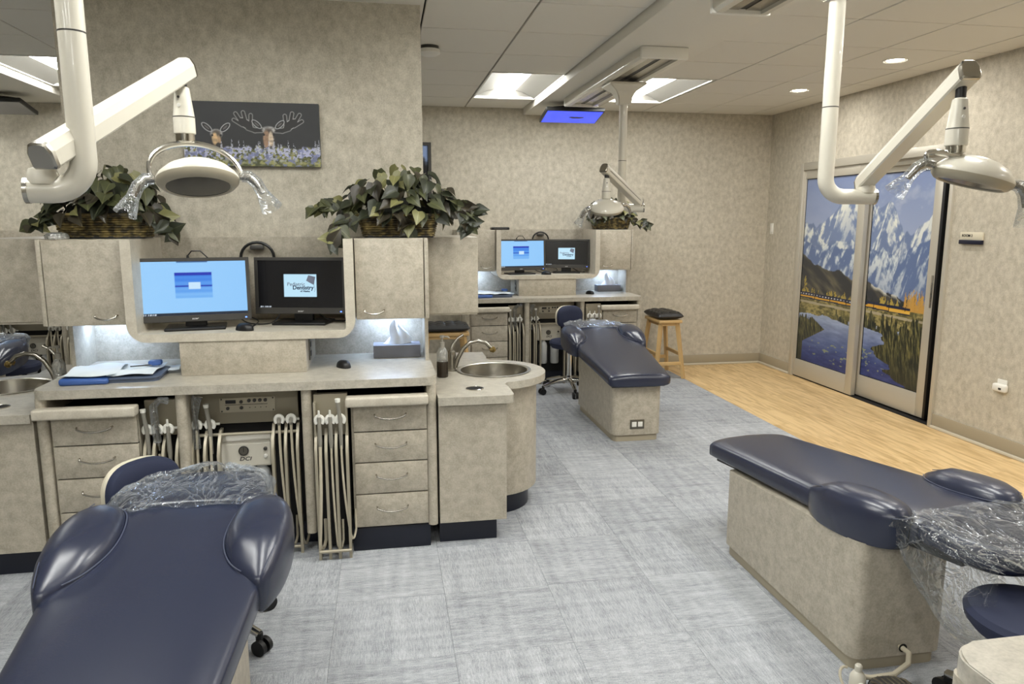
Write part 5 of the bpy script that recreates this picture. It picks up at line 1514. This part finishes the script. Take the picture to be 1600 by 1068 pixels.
def plant(cx, cy, z, bw, bd, bh, rx, ry, rz, vines, nleaf, seed, lab, glab='potted vines', ls=(.062, .098)):
    rr = random.Random(seed)
    t = thing('potted_vine', (cx, cy, z), lab, 'plant', 'potted vines')
    wv = B(); rowsn = 10
    for k in range(rowsn):
        q = (k + .5) / rowsn; sc = .86 + .14 * q
        P = rrect(-bw / 2 * sc, bw / 2 * sc, -bd / 2 * sc, bd / 2 * sc, .03, 4)
        # resample the loop so that the strands go in and out
        pts = []
        for i in range(len(P)):
            a, b2 = V((*P[i], 0)), V((*P[(i + 1) % len(P)], 0)); m = max(1, int((b2 - a).length / .016))
            for s in range(m): pts.append(a + (b2 - a) * s / m)
        r = []
        hh = bh / rowsn * .5
        inner, outer = [], []
        ring = []
        for i, p in enumerate(pts):
            nrm = V((p.x / (bw / 2), p.y / (bd / 2), 0)).normalized(); o_ = .0035 * (1 if (i // 2 + k) % 2 else -1)
            ring.append((p, nrm, o_))
        zc = z + .006 + bh * q
        rs = []
        for dz, off in ((-hh * 1.0, -.002), (-hh * .5, .003), (hh * .5, .003), (hh * 1.0, -.002)):
            rs.append([V((cx + p.x + n_.x * (o_ + off), cy + p.y + n_.y * (o_ + off), zc + dz)) for p, n_, o_ in ring])
        wv.rings(rs, True, False)
    bk = wv.build('basket', WICK, t)
    rm = B(); P = rrect(-bw / 2 - .004, bw / 2 + .004, -bd / 2 - .004, bd / 2 + .004, .034, 5)
    rm.tube([(cx + a, cy + b2, z + bh) for a, b2 in P] + [(cx + P[0][0], cy + P[0][1], z + bh)], .007, 8); rm.build('basket_rim', WICK, bk)
    B().prism([(cx + a * .84, cy + b2 * .84) for a, b2 in P], z, z + .012).build('basket_base', BLACK, bk)
    # dark core: shade between the leaves is put into its colour
    cr = B(); rs = []
    for k in range(8):
        a = k / 7 * PI / 2; s = math.cos(a)
        rs.append([V((cx + (bw * .46) * max(.02, s) * math.cos(q * PI / 10) * (1 + .12 * math.sin(q * 2.1 + k)), cy + (bd * .44) * max(.02, s) * math.sin(q * PI / 10), z + bh * .7 + (rz * .45) * math.sin(a) + .01 * math.sin(q * 1.7 + k))) for q in range(20)])
    cr.rings(rs); o_ = cr.build('shade_core', CORESHADE, t); o_['kind'] = 'stuff'
    def leaf(p, d, nrm, size, kind):
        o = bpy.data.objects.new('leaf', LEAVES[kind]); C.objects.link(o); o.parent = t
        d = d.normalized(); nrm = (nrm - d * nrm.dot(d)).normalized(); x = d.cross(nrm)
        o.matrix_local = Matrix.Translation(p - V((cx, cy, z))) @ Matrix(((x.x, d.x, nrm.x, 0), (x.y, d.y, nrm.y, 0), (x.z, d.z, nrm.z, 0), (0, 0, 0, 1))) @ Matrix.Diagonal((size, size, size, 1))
    kinds = [0, 0, 0, 1, 1, 3, 3, 2]
    for k in range(nleaf):
        a = rr.uniform(0, 2 * PI); b2 = math.asin(rr.uniform(.0, 1)); sh = rr.uniform(.72, 1.0)
        o_ = V((math.cos(b2) * math.cos(a), math.cos(b2) * math.sin(a), math.sin(b2)))
        p = V((cx + rx * sh * o_.x, cy + ry * sh * o_.y, z + bh + rz * sh * max(.02, o_.z)))
        if p.y > YW - .03 and cy < YW: p.y = YW - rr.uniform(.03, .09)
        if p.y > YB - .05: p.y = YB - rr.uniform(.04, .10)
        nrm = V((o_.x * .7, o_.y * .9 - .35, o_.z + .35)) + V((rr.uniform(-.5, .5), rr.uniform(-.5, .3), rr.uniform(-.3, .3)))
        d = V((o_.x, o_.y, -.55)) + V((rr.uniform(-.7, .7), rr.uniform(-.5, .5), rr.uniform(-.5, .5)))
        kd = rr.choice(kinds); 
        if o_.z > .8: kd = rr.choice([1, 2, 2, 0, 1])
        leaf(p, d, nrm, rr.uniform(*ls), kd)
    for pts in vines:
        P = [V(p) for p in pts]
        sp = []
        for i in range(len(P) - 1):
            for k in range(4): sp.append(P[i] + (P[i + 1] - P[i]) * k / 4)
        sp.append(P[-1])
        B().tube(sp, .0022, 5).build('vine', STEMM, t)
        for i, p in enumerate(sp):
            if i < 1: continue
            for s in range(1 if i % 2 else 2):
                d = V((rr.uniform(-.8, .8), rr.uniform(-.6, .0), rr.uniform(-1, .3)))
                leaf(p, d, V((rr.uniform(-.4, .4), -1, rr.uniform(-.1, .6))), rr.uniform(*ls) * .92, rr.choice([0, 0, 1, 1, 2, 3]))
zt1 = 1.5175
plant(.080, 3.90, zt1, .415, .20, .115, .30, .20, .26,
      [[(-.10, 3.88, 1.66), (-.20, 3.84, 1.70), (-.27, 3.80, 1.69), (-.33, 3.78, 1.665)], [(-.12, 3.80, 1.64), (-.20, 3.74, 1.60), (-.235, 3.70, 1.54), (-.25, 3.68, 1.49)],
       [(.28, 3.88, 1.68), (.36, 3.84, 1.70), (.42, 3.82, 1.66), (.45, 3.8, 1.60), (.43, 3.8, 1.56)], [(.40, 3.82, 1.68), (.47, 3.80, 1.655)], [(.12, 3.78, 1.63), (.13, 3.76, 1.56)]], 165, 11,
      'trailing vine in a wicker basket on the right wall cabinet, front station')
plant(-1.335, 3.92, zt1, .44, .20, .115, .27, .19, .25,
      [[(-1.50, 3.86, 1.63), (-1.58, 3.82, 1.62), (-1.63, 3.8, 1.58)], [(-1.13, 3.86, 1.64), (-1.06, 3.82, 1.62), (-1.01, 3.80, 1.585), (-1.0, 3.79, 1.54)]], 160, 23,
      'trailing vine in a wicker basket on the left wall cabinet behind the lamp')
plant(2.33, 7.38, zt1, .40, .19, .115, .27, .17, .22,
      [[(2.50, 7.3, 1.62), (2.58, 7.27, 1.60), (2.63, 7.25, 1.585), (2.68, 7.25, 1.56)], [(2.17, 7.3, 1.62), (2.10, 7.27, 1.62)]], 130, 37,
      'vine in a dark wicker basket on the far right station, behind its lamp', ls=(.058, .088))

t = thing('clear_dish', (-1.60, 3.84, zt1), 'crumpled clear plastic dish beside the left wicker basket', 'dish')
B().lathe([(.055, 0), (.058, .01), (.05, .026), (.03, .032), (0, .03)], M=Matrix.Translation((-1.505, 3.76, zt1 + .0)) @ Matrix.Diagonal((.9, .8, 1, 1)), n=14).build('dish_shell', CLEARP, t, ang=10)
t = thing('network_box', (1.13, 7.22, zt1), 'small flat black box on top of the far right station left cabinet', 'box')
B().box(1.055, 1.235, 7.19, 7.31, zt1, zt1 + .026, .008, 2).build('box_shell', BLACK, t)
B().box(1.08, 1.21, 7.188, 7.191, zt1 + .008, zt1 + .018).build('box_front', GREYP, t)
bpy.context.view_layer.update()
